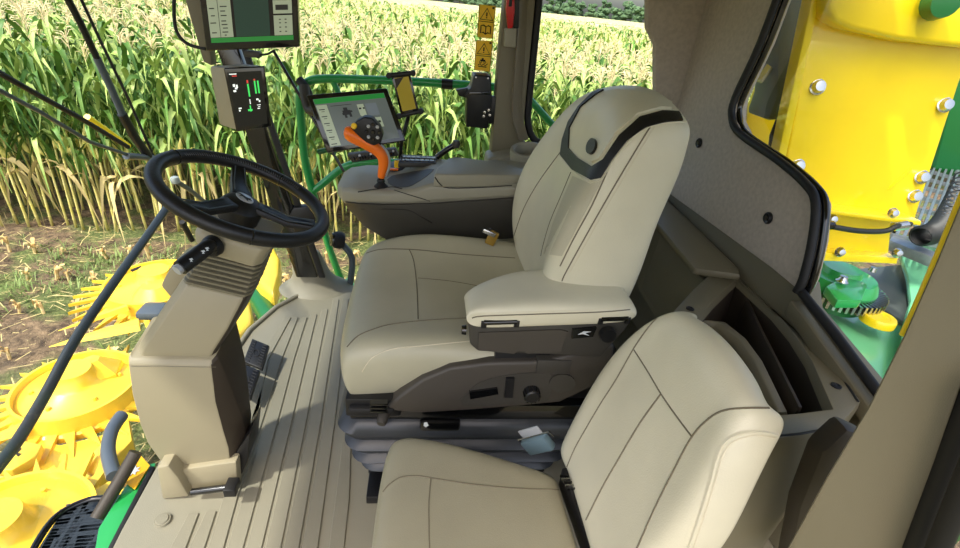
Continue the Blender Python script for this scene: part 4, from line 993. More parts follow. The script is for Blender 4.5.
# black box seen through the wheel on the front window
tag(prism('black_junction_box', PP([(293, 208), (312, 206), (316, 220), (309, 236), (296, 236), (288, 218)], y=2.28), (0, .05, 0), BLACKP, bev=.008), 'black plastic box on the front corner pillar, seen through the steering wheel rim', 'box')
lathe_c = P(336, 240, y=2.42)
MR = thing('side_lamp', 'black round lamp on a bracket outside the side window below the console', 'lamp', P(338, 262, y=2.45))
lathe('lamp_shell', [(0, .03), (.03, .03), (.045, .015), (.048, -.01), (.04, -.03), (0, -.035)], P(338, 240, y=2.45), RUBBER, MR, axis=(-.9, -.3, .2), seg=24)
lathe('lamp_lens', [(0, .012), (.036, .01), (.038, 0)], P(338, 240, y=2.45)+Vector((-.025, -.008, .006)), BLACKG, MR, axis=(-.9, -.3, .2), seg=24)
tube('lamp_bracket', [P(342, 244, y=2.45), P(352, 258, y=2.45), P(350, 285, y=2.45)], .018, BUMPGREY, MR, smoothn=3)
# ------------------------------------------------------------------ ground outside
GZ = -2.0
def soilmat():
    m = bpy.data.materials.new('stubble_soil'); m.use_nodes = True; nt = m.node_tree; b = nt.nodes['Principled BSDF']; b.inputs['Roughness'].default_value = .95
    tc = nt.nodes.new('ShaderNodeTexCoord')
    def noise(s, d=6, r=.6):
        n = nt.nodes.new('ShaderNodeTexNoise'); n.inputs['Scale'].default_value = s; n.inputs['Detail'].default_value = d; n.inputs['Roughness'].default_value = r; nt.links.new(tc.outputs['Object'], n.inputs['Vector']); return n
    def ramp(n, a, b_, c1, c2):
        r = nt.nodes.new('ShaderNodeValToRGB'); r.color_ramp.elements[0].position = a; r.color_ramp.elements[1].position = b_; r.color_ramp.elements[0].color = (*s2l(c1), 1); r.color_ramp.elements[1].color = (*s2l(c2), 1); nt.links.new(n.outputs['Fac'], r.inputs['Fac']); return r
    a = ramp(noise(9), .35, .68, (62, 50, 38), (142, 120, 92)); g = ramp(noise(26, 8), .4, .65, (70, 84, 40), (118, 128, 72)); k = ramp(noise(1.6, 4), .46, .58, (0, 0, 0), (255, 255, 255))
    mx = nt.nodes.new('ShaderNodeMixRGB'); nt.links.new(k.outputs[0], mx.inputs[0]); nt.links.new(a.outputs[0], mx.inputs[1]); nt.links.new(g.outputs[0], mx.inputs[2])
    st = ramp(noise(60, 3), .62, .68, (0, 0, 0), (200, 200, 200)); mx2 = nt.nodes.new('ShaderNodeMixRGB'); nt.links.new(st.outputs[0], mx2.inputs[0]); nt.links.new(mx.outputs[0], mx2.inputs[1]); mx2.inputs[2].default_value = (*s2l((196, 176, 130)), 1)
    nt.links.new(mx2.outputs[0], b.inputs['Base Color'])
    bp = nt.nodes.new('ShaderNodeBump'); bp.inputs['Strength'].default_value = 1; bp.inputs['Distance'].default_value = .05; nt.links.new(noise(14, 8).outputs['Fac'], bp.inputs['Height']); nt.links.new(bp.outputs[0], b.inputs['Normal'])
    return m
bm = bmesh.new(); rnd = random.Random(1)
nx, ny = 110, 80
vv = [[bm.verts.new(Vector((-14+28*i/nx, 0+14*j/ny, GZ+.05*math.sin(i*1.7+j*.6)*rnd.random()+rnd.uniform(-.03, .03)))) for i in range(nx+1)] for j in range(ny+1)]
for j in range(ny):
    for i in range(nx): bm.faces.new([vv[j][i], vv[j][i+1], vv[j+1][i+1], vv[j+1][i]])
me = bpy.data.meshes.new('ground'); bm.to_mesh(me); bm.free(); tag(link('ground', me, soilmat(), None), kind='structure')
bm = bmesh.new(); q = [bm.verts.new(Vector(p)) for p in ((-500, -60, GZ-.08), (500, -60, GZ-.08), (500, 900, GZ-.08), (-500, 900, GZ-.08))]; bm.faces.new(q)
tag(finish(bm, 'ground_far', bpy.data.materials['stubble_soil'], smooth=False), kind='structure')
# ------------------------------------------------------------------ corn
LEAF = mat('corn_leaf', (136, 168, 78), .5, rgb2=(186, 204, 122), nscale=3, spec=.3)
LEAFD = mat('corn_leaf_dark', (52, 92, 34), .5, rgb2=(104, 142, 62), nscale=3, spec=.3)
STALK = mat('corn_stalk', (206, 196, 96), .55, rgb2=(232, 222, 150), nscale=5)
STALKG = mat('corn_stalk_green', (150, 172, 84), .55)
TASS = mat('corn_tassel', (236, 218, 170), .7); HUSK = mat('corn_husk', (222, 208, 124), .6, rgb2=(190, 190, 90), nscale=14); DRY = mat('dry_leaf', (206, 188, 128), .7)
for m_ in (LEAF, LEAFD, TASS, DRY):
    b_ = m_.node_tree.nodes['Principled BSDF']; b_.inputs['Subsurface Weight'].default_value = 0
def leafmesh(bm, base, ang, L, W, rise, droop, mi, seg=6, curl=0):
    d = Vector((math.cos(ang), math.sin(ang), 0)); s = Vector((-d.y, d.x, 0)); prev = None
    for k in range(seg+1):
        t = k/seg; p = base+d*(L*(t*(1-.25*t)))+Vector((0, 0, rise*L*math.sin(min(1, t*1.2)*math.pi*.55)-droop*L*t*t*t*1.4)); p += s*curl*t*t*L
        w_ = W*(.45+1.1*t if t < .35 else (1-((t-.35)/.65)**1.6)*.84)+.002
        tw = s*math.cos(t*1.2*curl*4)+Vector((0, 0, 1))*math.sin(t*1.2*curl*4)
        r = [bm.verts.new(p-tw*w_+Vector((0, 0, w_*.35))), bm.verts.new(p), bm.verts.new(p+tw*w_+Vector((0, 0, w_*.35)))]
        if prev:
            for a in (0, 1):
                f = bm.faces.new([prev[a], prev[a+1], r[a+1], r[a]]); f.material_index = mi
        prev = r
def corn_meshes(seed, H=2.55):
    r = random.Random(seed); out = {}
    bend = Vector((r.uniform(-.12, .12), r.uniform(-.10, .10), 0))
    pos = lambda z: Vector((bend.x*(z/H)**2, bend.y*(z/H)**2, z))
    bm = bmesh.new(); addtube(bm, [pos(H*k/10) for k in range(11)], lambda t: .019-.013*t, 6)
    for k in range(9):
        z = .15+k*.17; addtube(bm, [pos(z-.008), pos(z+.008)], .0215-.013*z/H, 6)
    me = bpy.data.meshes.new('stalk'); bm.to_mesh(me); bm.free(); me.materials.append(STALK); me.materials.append(STALKG)
    for p in me.polygons:
        p.material_index = 1 if p.center.z > 1.3 else 0; p.use_smooth = True
    out['stalk'] = me
    bm = bmesh.new(); a = r.uniform(0, 6.28)
    for k in range(15):
        z = .80+k*(H-1.0)/14; a += math.pi+r.uniform(-.5, .5)
        dry = z < .95 and seed % 2
        leafmesh(bm, pos(z), a, r.uniform(.55, .85)*(1 if z < 2 else .75), r.uniform(.034, .05), r.uniform(.5, 1.0) if not dry else .25, r.uniform(.35, .95) if not dry else 1.0, 2 if dry else (0 if r.random() < (.35 if z < 1.5 else .62) else 1), curl=r.uniform(-.3, .3))
    me = bpy.data.meshes.new('leaves'); bm.to_mesh(me); bm.free()
    for m_ in (LEAF, LEAFD, DRY): me.materials.append(m_)
    for p in me.polygons: p.use_smooth = True
    out['leaves'] = me
    bm = bmesh.new(); zt = H
    addtube(bm, [pos(zt-.02), pos(zt)+Vector((0, 0, .22))], .005, 4)
    for k in range(9):
        t = r.uniform(0, 6.28); z = zt+.02+k*.018; o_ = Vector((math.cos(t), math.sin(t), 0)); addtube(bm, [pos(z), pos(z)+o_*.06+Vector((0, 0, .09)), pos(z)+o_*.13+Vector((0, 0, .10))], .0045, 4)
    me = bpy.data.meshes.new('tassel'); bm.to_mesh(me); bm.free(); me.materials.append(TASS); out['tassel'] = me
    bm = bmesh.new(); t = r.uniform(0, 6.28); z = r.uniform(.95, 1.15); o_ = Vector((math.cos(t), math.sin(t), 0)); b0 = pos(z)
    addtube(bm, [b0, b0+o_*.04+Vector((0, 0, .05)), b0+o_*.07+Vector((0, 0, .14)), b0+o_*.09+Vector((0, 0, .23)), b0+o_*.10+Vector((0, 0, .31))], lambda t: (.014, .034, .038, .028, .006)[min(4, int(t*4+.5))], 7)
    me = bpy.data.meshes.new('ear'); bm.to_mesh(me); bm.free(); me.materials.append(HUSK)
    for p in me.polygons: p.use_smooth = True
    out['ear'] = me
    return out
KINDS = [corn_meshes(s, h) for s, h in ((1, 2.5), (2, 2.62), (3, 2.42), (4, 2.55), (5, 2.7), (6, 2.5))]
rc = random.Random(11)
LBL = 'tall green corn plant with pale stalk standing in the field beyond the side window'
Y0 = 7.15; cnt = 0; spots = []
for row in range(4):
    x = -8.0-row*.7 if row else -7.6
    while x < 4.6 and cnt < 300:
        spots.append((x, Y0+row*.72, row)); cnt += 1; x += .158 if row == 0 else .175
proto = []
def corn(x, y, k, sc_, rot, z=GZ):
    t = bpy.data.objects.new('corn_plant', None); C.objects.link(t); t.location = (x, y, z); t.rotation_euler = (rc.uniform(-.04, .04), rc.uniform(-.05, .05), rot); t.scale = (sc_,)*3; t.empty_display_size = .1
    tag(t, LBL, 'corn plant', 'corn plants along the field edge')
    for nm, me in KINDS[k].items():
        if nm == 'ear' and rc.random() < .12: continue
        o = bpy.data.objects.new(nm, me); C.objects.link(o); o.parent = t
spots.sort(key=lambda s: (s[2], s[0]))
for x, y, row in spots[:300]:
    corn(x+rc.uniform(-.04, .04), y+rc.uniform(-.06, .06), rc.randrange(6), rc.uniform(.93, 1.06), rc.uniform(0, 6.28))
last = spots[:300][-1]
# the rest of the field, one mass nobody could count
def mass(name, sets, label):
  V_, F_, MI = [], [], []
  for rows, kinds in sets:
    base = []
    for k in kinds:
        vs, fs, ms = [], [], []
        for nm in ('stalk', 'leaves', 'tassel', 'ear'):
            me = k[nm]; off = len(vs); vs += [v.co.copy() for v in me.vertices]
            mo = {'stalk': 0, 'leaves': 2, 'tassel': 5, 'ear': 6}[nm]
            for p in me.polygons: fs.append([i+off for i in p.vertices]); ms.append(mo+p.material_index)
        base.append((vs, fs, ms))
    for x, y, s, hs in rows:
        vs, fs, ms = base[rc.randrange(len(base))]; a = rc.uniform(0, 6.28); ca, sa = math.cos(a)*s, math.sin(a)*s; off = len(V_)
        V_ += [(x+v.x*ca-v.y*sa, y+v.x*sa+v.y*ca, GZ+v.z*hs) for v in vs]; F_ += [[i+off for i in f] for f in fs]; MI += ms
  me = bpy.data.meshes.new(name); me.from_pydata(V_, [], F_)
  for m_ in (STALK, STALKG, LEAF, LEAFD, DRY, TASS, HUSK): me.materials.append(m_)
  me.polygons.foreach_set('material_index', MI); me.polygons.foreach_set('use_smooth', [True]*len(MI))
  o = bpy.data.objects.new(name, me); C.objects.link(o); tag(o, label, 'corn', kind='stuff')
def lowkind(seed, H=2.5):
    r = random.Random(seed); out = {}
    bm = bmesh.new(); addtube(bm, [Vector((0, 0, H*.5)), Vector((.02, 0, H))], .012, 3); me = bpy.data.meshes.new('s'); bm.to_mesh(me); bm.free(); me.materials.append(STALKG); out['stalk'] = me
    bm = bmesh.new(); a = 0
    for k in range(8):
        z = 1.2+k*(H-1.4)/7; a += 2.4+r.uniform(-.4, .4); leafmesh(bm, Vector((0, 0, z)), a, r.uniform(.5, .75), .055, r.uniform(.6, 1.1), r.uniform(.3, .8), 0 if r.random() < .7 else 1, seg=3)
    me = bpy.data.meshes.new('l'); bm.to_mesh(me); bm.free(); out['leaves'] = me
    bm = bmesh.new()
    for k in range(5):
        t = k*1.25+r.random(); o_ = Vector((math.cos(t), math.sin(t), 0)); addtube(bm, [Vector((0, 0, H-.02)), Vector((0, 0, H+.07))+o_*.04, Vector((0, 0, H+.15))+o_*.13], .008, 3, cap=False)
    me = bpy.data.meshes.new('t'); bm.to_mesh(me); bm.free(); out['tassel'] = me
    bm = bmesh.new(); me = bpy.data.meshes.new('e'); bm.to_mesh(me); bm.free(); out['ear'] = me
    return out
LOW = [lowkind(s) for s in (21, 22, 23, 24)]
rows = []; y = Y0+3*.72
nearrows = []
for row in range(4):
    x = -9.5 if row else -9
    yy = Y0+row*.72; xs__ = [s[0] for s in spots[:300] if s[2] == row]; lo, hi = (min(xs__), max(xs__)) if xs__ else (9, 9)
    while x < 7:
        if x < lo-.05 or x > hi+.1: nearrows.append((x+rc.uniform(-.05, .05), yy, rc.uniform(.93, 1.05), rc.uniform(.93, 1.05)))
        x += .18
y = Y0+4*.72
while y < 13:
    x = -y*1.25-1
    while x < y*.75+1: nearrows.append((x+rc.uniform(-.06, .06), y+rc.uniform(-.1, .1), rc.uniform(.93, 1.06), rc.uniform(.93, 1.06))); x += .26
    y += .72
far_ = []
y = 13.3
while y < 70:
    st_ = .3+(y-13)*.022; x = -y*1.25
    while x < y*.8: far_.append((x+rc.uniform(-.15, .15), y+rc.uniform(-.3, .3), 1+(y-13)*.018, rc.uniform(.94, 1.05))); x += st_
    y += .72+(y-13)*.03
mass('corn_field', [(nearrows, KINDS), (far_, LOW)], 'wide field of tasselled corn stretching to the distant trees')
# far canopy surface
cm_ = bpy.data.materials.new('corn_canopy'); cm_.use_nodes = True; nt = cm_.node_tree; b = nt.nodes['Principled BSDF']; b.inputs['Roughness'].default_value = .9
n = nt.nodes.new('ShaderNodeTexNoise'); n.inputs['Scale'].default_value = 2.2; n.inputs['Detail'].default_value = 8; tc = nt.nodes.new('ShaderNodeTexCoord'); nt.links.new(tc.outputs['Object'], n.inputs['Vector'])
r = nt.nodes.new('ShaderNodeValToRGB'); r.color_ramp.elements[0].color = (*s2l((150, 160, 88)), 1); r.color_ramp.elements[1].color = (*s2l((226, 214, 160)), 1); r.color_ramp.elements[0].position = .35; r.color_ramp.elements[1].position = .6
nt.links.new(n.outputs['Fac'], r.inputs['Fac']); nt.links.new(r.outputs[0], b.inputs['Base Color'])
bm = bmesh.new(); g_ = []
ysq = [12+i*1.2 for i in range(60)]+[85*1.12**i for i in range(9)]
for j, y in enumerate(ysq):
    g_.append([bm.verts.new(Vector((y*(-1.6+3.0*i/90), y, GZ+(2.25 if y < 60 else 2.55)-(.4 if j == 0 else 0)+rc.uniform(-.12, .12)))) for i in range(91)])
for A, B in zip(g_, g_[1:]):
    for i in range(90): bm.faces.new([A[i], A[i+1], B[i+1], B[i]])
me = bpy.data.meshes.new('corn_canopy'); bm.to_mesh(me); bm.free(); o = link('canopy', me, cm_, bpy.data.objects['corn_field']); o['kind'] = 'stuff'
# ------------------------------------------------------------------ distant trees
TR = mat('tree_leaves', (62, 92, 58), .8, rgb2=(98, 126, 84), nscale=1.2, bump=1, bscale=3, bdist=.4); BARK = mat('tree_bark', (120, 112, 98), .9)
def treekind(seed, H):
    r = random.Random(seed); bm = bmesh.new()
    for k in range(16):
        c = Vector((r.uniform(-1.5, 1.5), r.uniform(-1.5, 1.5), H*(.25+.65*r.random()))); s = r.uniform(.9, 1.7)*(1.25-c.z/H*.6)
        res = bmesh.ops.create_icosphere(bm, subdivisions=2, radius=s, matrix=Matrix.Translation(c))
        for v in res['verts']: v.co += Vector((r.uniform(-.25, .25), r.uniform(-.25, .25), r.uniform(-.25, .25)))
    cr = bpy.data.meshes.new('crown'); bm.to_mesh(cr); bm.free(); cr.materials.append(TR)
    bm = bmesh.new(); addtube(bm, [Vector((0, 0, 0)), Vector((.1, 0, H*.5)), Vector((0, 0, H*.9))], lambda t: .28-.2*t, 6); tk = bpy.data.meshes.new('trunk'); bm.to_mesh(tk); bm.free(); tk.materials.append(BARK)
    return cr, tk
TK = [treekind(s, h) for s, h in ((1, 11), (2, 13), (3, 12), (4, 14))]
dirs = []; u = 380
i = 0
for k_ in range(30):
    u = 372+k_*11
    d = ray(u+rc.uniform(-1, 1), 6+(u-430)*.055); d = Vector((d.x, d.y, 0)).normalized(); D_t = 232+(k_ % 2)*9
    p = Vector((d.x*D_t, d.y*D_t, GZ)); cr, tk = TK[rc.randrange(4)]
    t = bpy.data.objects.new('distant_tree', None); C.objects.link(t); t.location = p; s = rc.uniform(.8, 1.15); t.scale = (s*1.2, s*1.2, s*.75); t.rotation_euler = (0, 0, rc.uniform(0, 6.28))
    tag(t, 'distant green tree in the tree line on the horizon', 'tree', 'tree line on the horizon')
    for nm, me in (('crown', cr), ('trunk', tk)):
        o = bpy.data.objects.new(nm, me); C.objects.link(o); o.parent = t
# ------------------------------------------------------------------ stubble and weeds
STUB = mat('stubble_straw', (226, 204, 150), .7, rgb2=(200, 160, 90), nscale=20)
def stub(seed):
    r = random.Random(seed); bm = bmesh.new(); h = r.uniform(.10, .17)
    addtube(bm, [Vector((0, 0, -.02)), Vector((r.uniform(-.02, .02), r.uniform(-.02, .02), h))], .017, 6)
    for k in range(4):
        a = r.uniform(0, 6.28); o_ = Vector((math.cos(a), math.sin(a), 0)); L = r.uniform(.06, .12)
        leafmesh(bm, Vector((0, 0, h*r.uniform(.3, .8))), a, L, .02, .9, r.uniform(.2, .8), 0, seg=3)
    me = bpy.data.meshes.new('stubble_stalk'); bm.to_mesh(me); bm.free(); me.materials.append(STUB); return me
SB = [stub(s) for s in range(5)]; nst = 0
for y in (6.35, 5.6, 4.85, 4.1, 3.35, 2.6):
    x = -8.2 if y > 5 else -6.5
    while x < 1.2:
        if rc.random() < .85:
            px = None
            o = bpy.data.objects.new('stubble_stalk', SB[rc.randrange(5)]); C.objects.link(o); o.location = (x+rc.uniform(-.06, .06), y+rc.uniform(-.06, .06), GZ); o.rotation_euler = (rc.uniform(-.2, .2), rc.uniform(-.2, .2), rc.uniform(0, 6.28)); s = rc.uniform(.8, 1.3); o.scale = (s, s, s)
            tag(o, 'short cut straw coloured corn stub in the harvested ground', 'stubble', 'cut corn stubs on the harvested ground')
        x += rc.uniform(.22, .36)
WEED = mat('weed_green', (92, 122, 50), .6, rgb2=(140, 160, 88), nscale=2); 
bm = bmesh.new()
for k in range(5200):
    x = rc.uniform(-8.5, 1.5); y = rc.uniform(1.6, 7.0)
    if math.sin(x*1.3+y*2.1)+math.sin(x*2.7-y*1.1+1) < -.3+rc.uniform(-.6, .6) or y > 6.6: continue
    for q_ in range(3):
        a = rc.uniform(0, 6.28); L = rc.uniform(.06, .2); b0 = bm.verts.new(Vector((x, y, GZ-.01))); w_ = rc.uniform(.004, .01); s = Vector((-math.sin(a), math.cos(a), 0)); d = Vector((math.cos(a), math.sin(a), 0))
        b1 = bm.verts.new(Vector((x, y, GZ-.01))+s*w_); m1 = bm.verts.new(Vector((x, y, GZ+L*.6))+d*L*.4); m2 = bm.verts.new(Vector((x, y, GZ+L*.6))+d*L*.4+s*w_); t1 = bm.verts.new(Vector((x, y, GZ+L*.55))+d*L)
        bm.faces.new([b0, b1, m2, m1]); bm.faces.new([m1, m2, t1])
me = bpy.data.meshes.new('weeds'); bm.to_mesh(me); bm.free(); o = link('weeds', me, WEED, None); tag(o, 'low green weeds and grass growing among the stubs', 'weeds', kind='stuff')
bm = bmesh.new()
for k in range(2600):
    x = rc.uniform(-8.5, 1.5); y = rc.uniform(1.6, 7.3); a = rc.uniform(0, 6.28); L = rc.uniform(.05, .22); d = Vector((math.cos(a), math.sin(a), rc.uniform(-.1, .15))); s = Vector((-d.y, d.x, 0))*rc.uniform(.004, .012); p = Vector((x, y, GZ+.03+rc.uniform(0, .03)))
    bm.faces.new([bm.verts.new(p), bm.verts.new(p+s), bm.verts.new(p+s+d*L), bm.verts.new(p+d*L)])
me = bpy.data.meshes.new('straw_litter'); bm.to_mesh(me); bm.free(); o = link('straw_litter', me, DRY, None); tag(o, 'dry straw litter scattered over the dark soil', 'straw', kind='stuff')
# ------------------------------------------------------------------ green handrail outside the side window
HRT = thing('handrail', 'bright green tubular handrail outside the side window behind the displays', 'handrail', (-.4, 2.7, 0))
yh = 2.68; rh = .021
tube('upper_tube', [P(346, 292, y=yh), P(330, 250, y=yh), P(315, 200, y=yh), P(305, 160, y=yh), P(301, 120, y=yh), P(300, 95, y=yh), P(305, 84, y=yh), P(320, 79, y=yh), P(360, 79.5, y=yh), P(420, 82, y=yh), P(480, 86, y=yh), P(503, 88, y=yh)], rh, GREEN, HRT, smoothn=5, seg=14)
tube('rear_tube', [P(515, 86, y=yh), P(530, 100, y=yh), P(548, 120, y=yh), P(575, 150, y=yh), P(600, 180, y=yh)], rh*.9, GREEN, HRT, smoothn=4, seg=14)
tube('lower_tube', [P(312, 192, y=yh), P(325, 182, y=yh), P(345, 167, y=yh), P(370, 162, y=yh), P(420, 164, y=yh)], rh, GREEN, HRT, smoothn=5, seg=14)
tube('brace_tube', [P(333, 82, y=yh), P(338, 92, y=yh), P(345, 110, y=yh)], rh*.7, GREEN, HRT, smoothn=4, seg=12)
lathe('tube_clamp', [(0, .03), (.026, .028), (.026, -.028), (0, -.03)], P(447, 84, y=yh), BLACKP, HRT, axis=(1, 0, 0), seg=14)
tube('clamp_joint', [P(299, 80, y=yh-.02), P(306, 88, y=yh-.04), P(310, 100, y=yh-.05)], .022, RUBBER, HRT, smoothn=3)
tag(prism('side_platform', PP([(325, 292), (350, 275), (365, 300), (345, 310)], z=-.1), (0, 0, -.05), GREEN, bev=.01), 'green painted platform edge outside by the foot of the handrail', 'platform')
tag(tube('rail_hose_coupling', [P(318, 152, y=2.6), P(328, 150, y=2.6), P(336, 154, y=2.6)], .014, GREEND), 'small green coupling beside the handrail tube', 'coupling')
# ------------------------------------------------------------------ windshield wiper and bars
xw = -1.34
WP = thing('windshield_wiper', 'long black wiper with double arms crossing the upper left windshield', 'wiper', P(150, 158, x=xw))
def wt(nm, pts, r, m, **k): return tube(nm, [P(u, v, x=xw) for u, v in pts], r, m, WP, **k)
wt('wiper_blade', [(62, -12), (80, 22), (97, 58)], .013, BLACKP, seg=8)
wt('blade_rubber', [(76, -12), (100, 40), (128, 98), (153, 155)], .006, RUBBER, seg=6)
wt('wiper_arm', [(97, 58), (112, 90), (124, 118)], .015, BUMPGREY, seg=8)
wt('arm_head', [(122, 114), (134, 136), (148, 156)], .020, BLACKP, seg=10)
wt('parallel_arm', [(-20, 62), (40, 96), (80, 118), (128, 147)], .010, RUBBER, seg=8)
wt('parallel_arm', [(-20, 80), (40, 112), (90, 142), (128, 155)], .008, BUMPGREY, seg=8)
wt('pivot', [(126, 156), (152, 158)], .016, BUMPGREY, seg=10)
tag(tube('windshield_frame_bar', [P(172, 200, x=-1.34), P(150, 232, x=-1.34), P(110, 288, x=-1.34), P(75, 340, x=-1.34), P(45, 395, x=-1.33), P(18, 440, x=-1.31), P(-8, 474, x=-1.28)], .019, FRAMEDK, smoothn=5, seg=12), 'curved dark grey bar sweeping down outside the windshield at left', 'bar')
GL = thing('mirror_strut', 'thin grey strut with pale ball joint behind the steering wheel', 'strut', P(176, 180, x=-1.2))
tube('strut_rod', [P(176, 181, x=-1.2), P(190, 190, x=-1.2), P(206, 203, x=-1.2)], .012, BUMPGREY, GL)
lathe('ball_joint', [(0, .022), (.018, .014), (.022, 0), (.018, -.014), (0, -.022)], P(175, 180, x=-1.2), mat('pale_grey', (170, 180, 178), .4), GL, seg=16)
tube('black_lever', [P(182, 222, x=-1.15), P(192, 240, x=-1.15)], .014, RUBBER, GL)
# ------------------------------------------------------------------ green front sill, step grille, brown grab tube
GB = thing('front_step', 'green front ledge with black perforated step plate at the bottom left', 'step', P(120, 510, z=-.06))
prism('green_beam', [P(156, 462, z=-.04), P(140, 466, z=-.04), P(122, 490, z=-.04), P(98, 528, z=-.04), P(90, 575, z=-.04), P(125, 575, z=-.04), P(152, 480, z=-.04)], (0, 0, -.12), GREEN, GB, bev=.006)
stp = [P(104, 498, z=-.22), P(88, 500, z=-.22), P(62, 512, z=-.22), P(45, 530, z=-.22), P(28, 560, z=-.22), P(18, 590, z=-.22), P(110, 590, z=-.22), P(110, 540, z=-.22)]
tube('step_rim', stp[:6], .011, BLACKG, GB, smoothn=4)
bm = bmesh.new(); f = quadmap(P(66, 506, z=-.225), P(108, 497, z=-.225), P(108, 592, z=-.225), P(16, 592, z=-.225))
for i in range(15):
    a = i/14; addbox(bm, (f(a, 0)+f(a, 1))/2, (.014, (f(a, 0)-f(a, 1)).length, .004), axes((f(1, .5)-f(0, .5)), (0, 0, 1)))
for j in range(26):
    b_ = j/25; addbox(bm, (f(0, b_)+f(1, b_))/2, ((f(1, b_)-f(0, b_)).length, .010, .004), axes((f(1, b_)-f(0, b_)), (0, 0, 1)))
finish(bm, 'perforated_plate', mat('dark_step_metal', (64, 72, 78), .4, metal=.4), GB, smooth=False)
tag(tube('grab_tube', [P(136, 452, z=.06), P(120, 480, z=.0), P(97, 518, z=-.06)], .020, mat('brown_rubber', (62, 54, 44), .55), seg=14), 'dark brown rubber grab tube slanting left of the steering column', 'tube')
DC = tag(prism('hazard_decal', PP([(122, 466), (128, 458), (141, 456), (150, 466), (135, 490), (124, 482)], z=-.035), (0, 0, .003), DECALY, bev=0, smooth=False), 'yellow sticker with white symbol on the green ledge', 'sticker')
c0 = P(133, 471, z=-.031)
prism('white_star', [c0+Vector((.022*(1 if k % 2 == 0 else .55)*math.cos(k*math.pi/8), .022*(1 if k % 2 == 0 else .55)*math.sin(k*math.pi/8), 0)) for k in range(16)], (0, 0, .002), WHITEP, DC, bev=0, smooth=False)
# ------------------------------------------------------------------ yellow rotary header
HT = thing('rotary_header', 'yellow harvesting header with saw toothed drums in front of the cab', 'harvesting header', (-2.3, 3, GZ))
def drum(cx, cy, z, r, teeth, prof, rot=0):
    D = lathe('drum', [(a*r, z+b) for a, b in prof], Vector((cx, cy, 0)), YELP, HT, seg=64, ang=40)
    bm = bmesh.new()
    for k in range(teeth):
        t = 2*math.pi*k/teeth+rot; t2 = t+2*math.pi/teeth*.85; tm = t+2*math.pi/teeth*.95
        pts = [Vector((cx+r*.90*math.cos(t), cy+r*.90*math.sin(t), z-.02)), Vector((cx+r*1.5*math.cos(tm), cy+r*1.5*math.sin(tm), z-.03)), Vector((cx+r*.90*math.cos(t2), cy+r*.90*math.sin(t2), z-.02))]
        addprism(bm, pts, (0, 0, -.03))
    finish(bm, 'saw_teeth', YELP, D, smooth=False)
    bm = bmesh.new()
    for k in range(6):
        t = 2*math.pi*k/6+.4; lathe('bolt', [(0, .02), (.012, .018), (.016, 0)], Vector((cx+r*.62*math.cos(t), cy+r*.62*math.sin(t), z+prof[3][1]-.03)), YELP, D, seg=8)
    return D
PR = [(0, .20), (.28, .20), (.34, .12), (.40, .10), (.86, .04), (.88, .085), (.93, .085), (.95, -.03), (1.0, -.04), (1.0, -.08), (.3, -.3), (0, -.3)]
drum(*P(158, 288, z=-1.2).xy, -1.2, .46, 30, PR)
drum(*P(80, 392, z=-1.12).xy, -1.12, .385, 26, PR, .1)
drum(*P(8, 545, z=-.98).xy, -.98, .385, 26, PR, .05)
c = P(95, 370, z=-1.02)
bm = bmesh.new(); addlathe(bm, [(.0, .10), (.05, .095), (.16, 0), (.17, -.06)], c, seg=6); finish(bm, 'hub_cap', YELP, HT, smooth=False)
c = P(155, 290, z=-1.1); lathe('hub_cap', [(0, .06), (.1, .06), (.16, 0), (.2, -.05)], c, YELP, HT, seg=24)
def guide(nm, pts, z, th, m=YELP, **k): return prism(nm, PP(pts, z=z), (0, 0, -th), m, HT, bev=.008, **k)
def spike(nm, a, b, w, z, h):
    """a tapering pointed crop divider from its tip a to its root b"""
    A, B = P(*a, z=z), P(*b, z=z+h*.3); d = (B-A).normalized(); s = Vector((-d.y, d.x, 0)).normalized(); rings = []
    for t, k in ((0, .06), (.25, .4), (.6, .75), (1, 1)):
        c = A+(B-A)*t; rings.append([c-s*w*k, c-s*w*.5*k+Vector((0, 0, h*k)), c+s*w*.5*k+Vector((0, 0, h*k)), c+s*w*k, c-Vector((0, 0, h*.5*k))])
    return loft(nm, rings, YELP, HT, smooth=False)
spike('crop_divider', (49, 347), (140, 326), .07, -1.0, .05)
spike('crop_divider', (58, 331), (128, 309), .04, -1.15, .04)
spike('crop_divider', (-30, 448), (28, 428), .05, -1.1, .04)
guide('drive_cover', [(12, 456), (36, 437), (60, 445), (100, 436), (128, 416), (132, 440), (112, 462), (98, 480), (80, 476), (40, 468), (-10, 480), (-12, 470)], -1.16, .10)
guide('drive_cover', [(84, 470), (92, 452), (106, 440), (112, 452), (98, 476)], -1.05, .04)
guide('ribbed_cover', [(2, 452), (22, 440), (42, 444), (36, 456), (12, 470), (-4, 470)], -1.06, .06)
tube('guide_tube', [P(87, 117, x=-2.2), P(128, 146, x=-2.2)], .022, YEL, HT, seg=10)
# slate curved deflector, gearbox pieces
tube('deflector', PP([(114, 476), (108, 452), (112, 430), (122, 415)], z=-.7), .033, BUMPGREY, HT, smoothn=5, seg=10)
box('gearbox', P(153, 311, z=-1.10), (.2, .2, .08), BUMPGREY, HT, bev=.03)
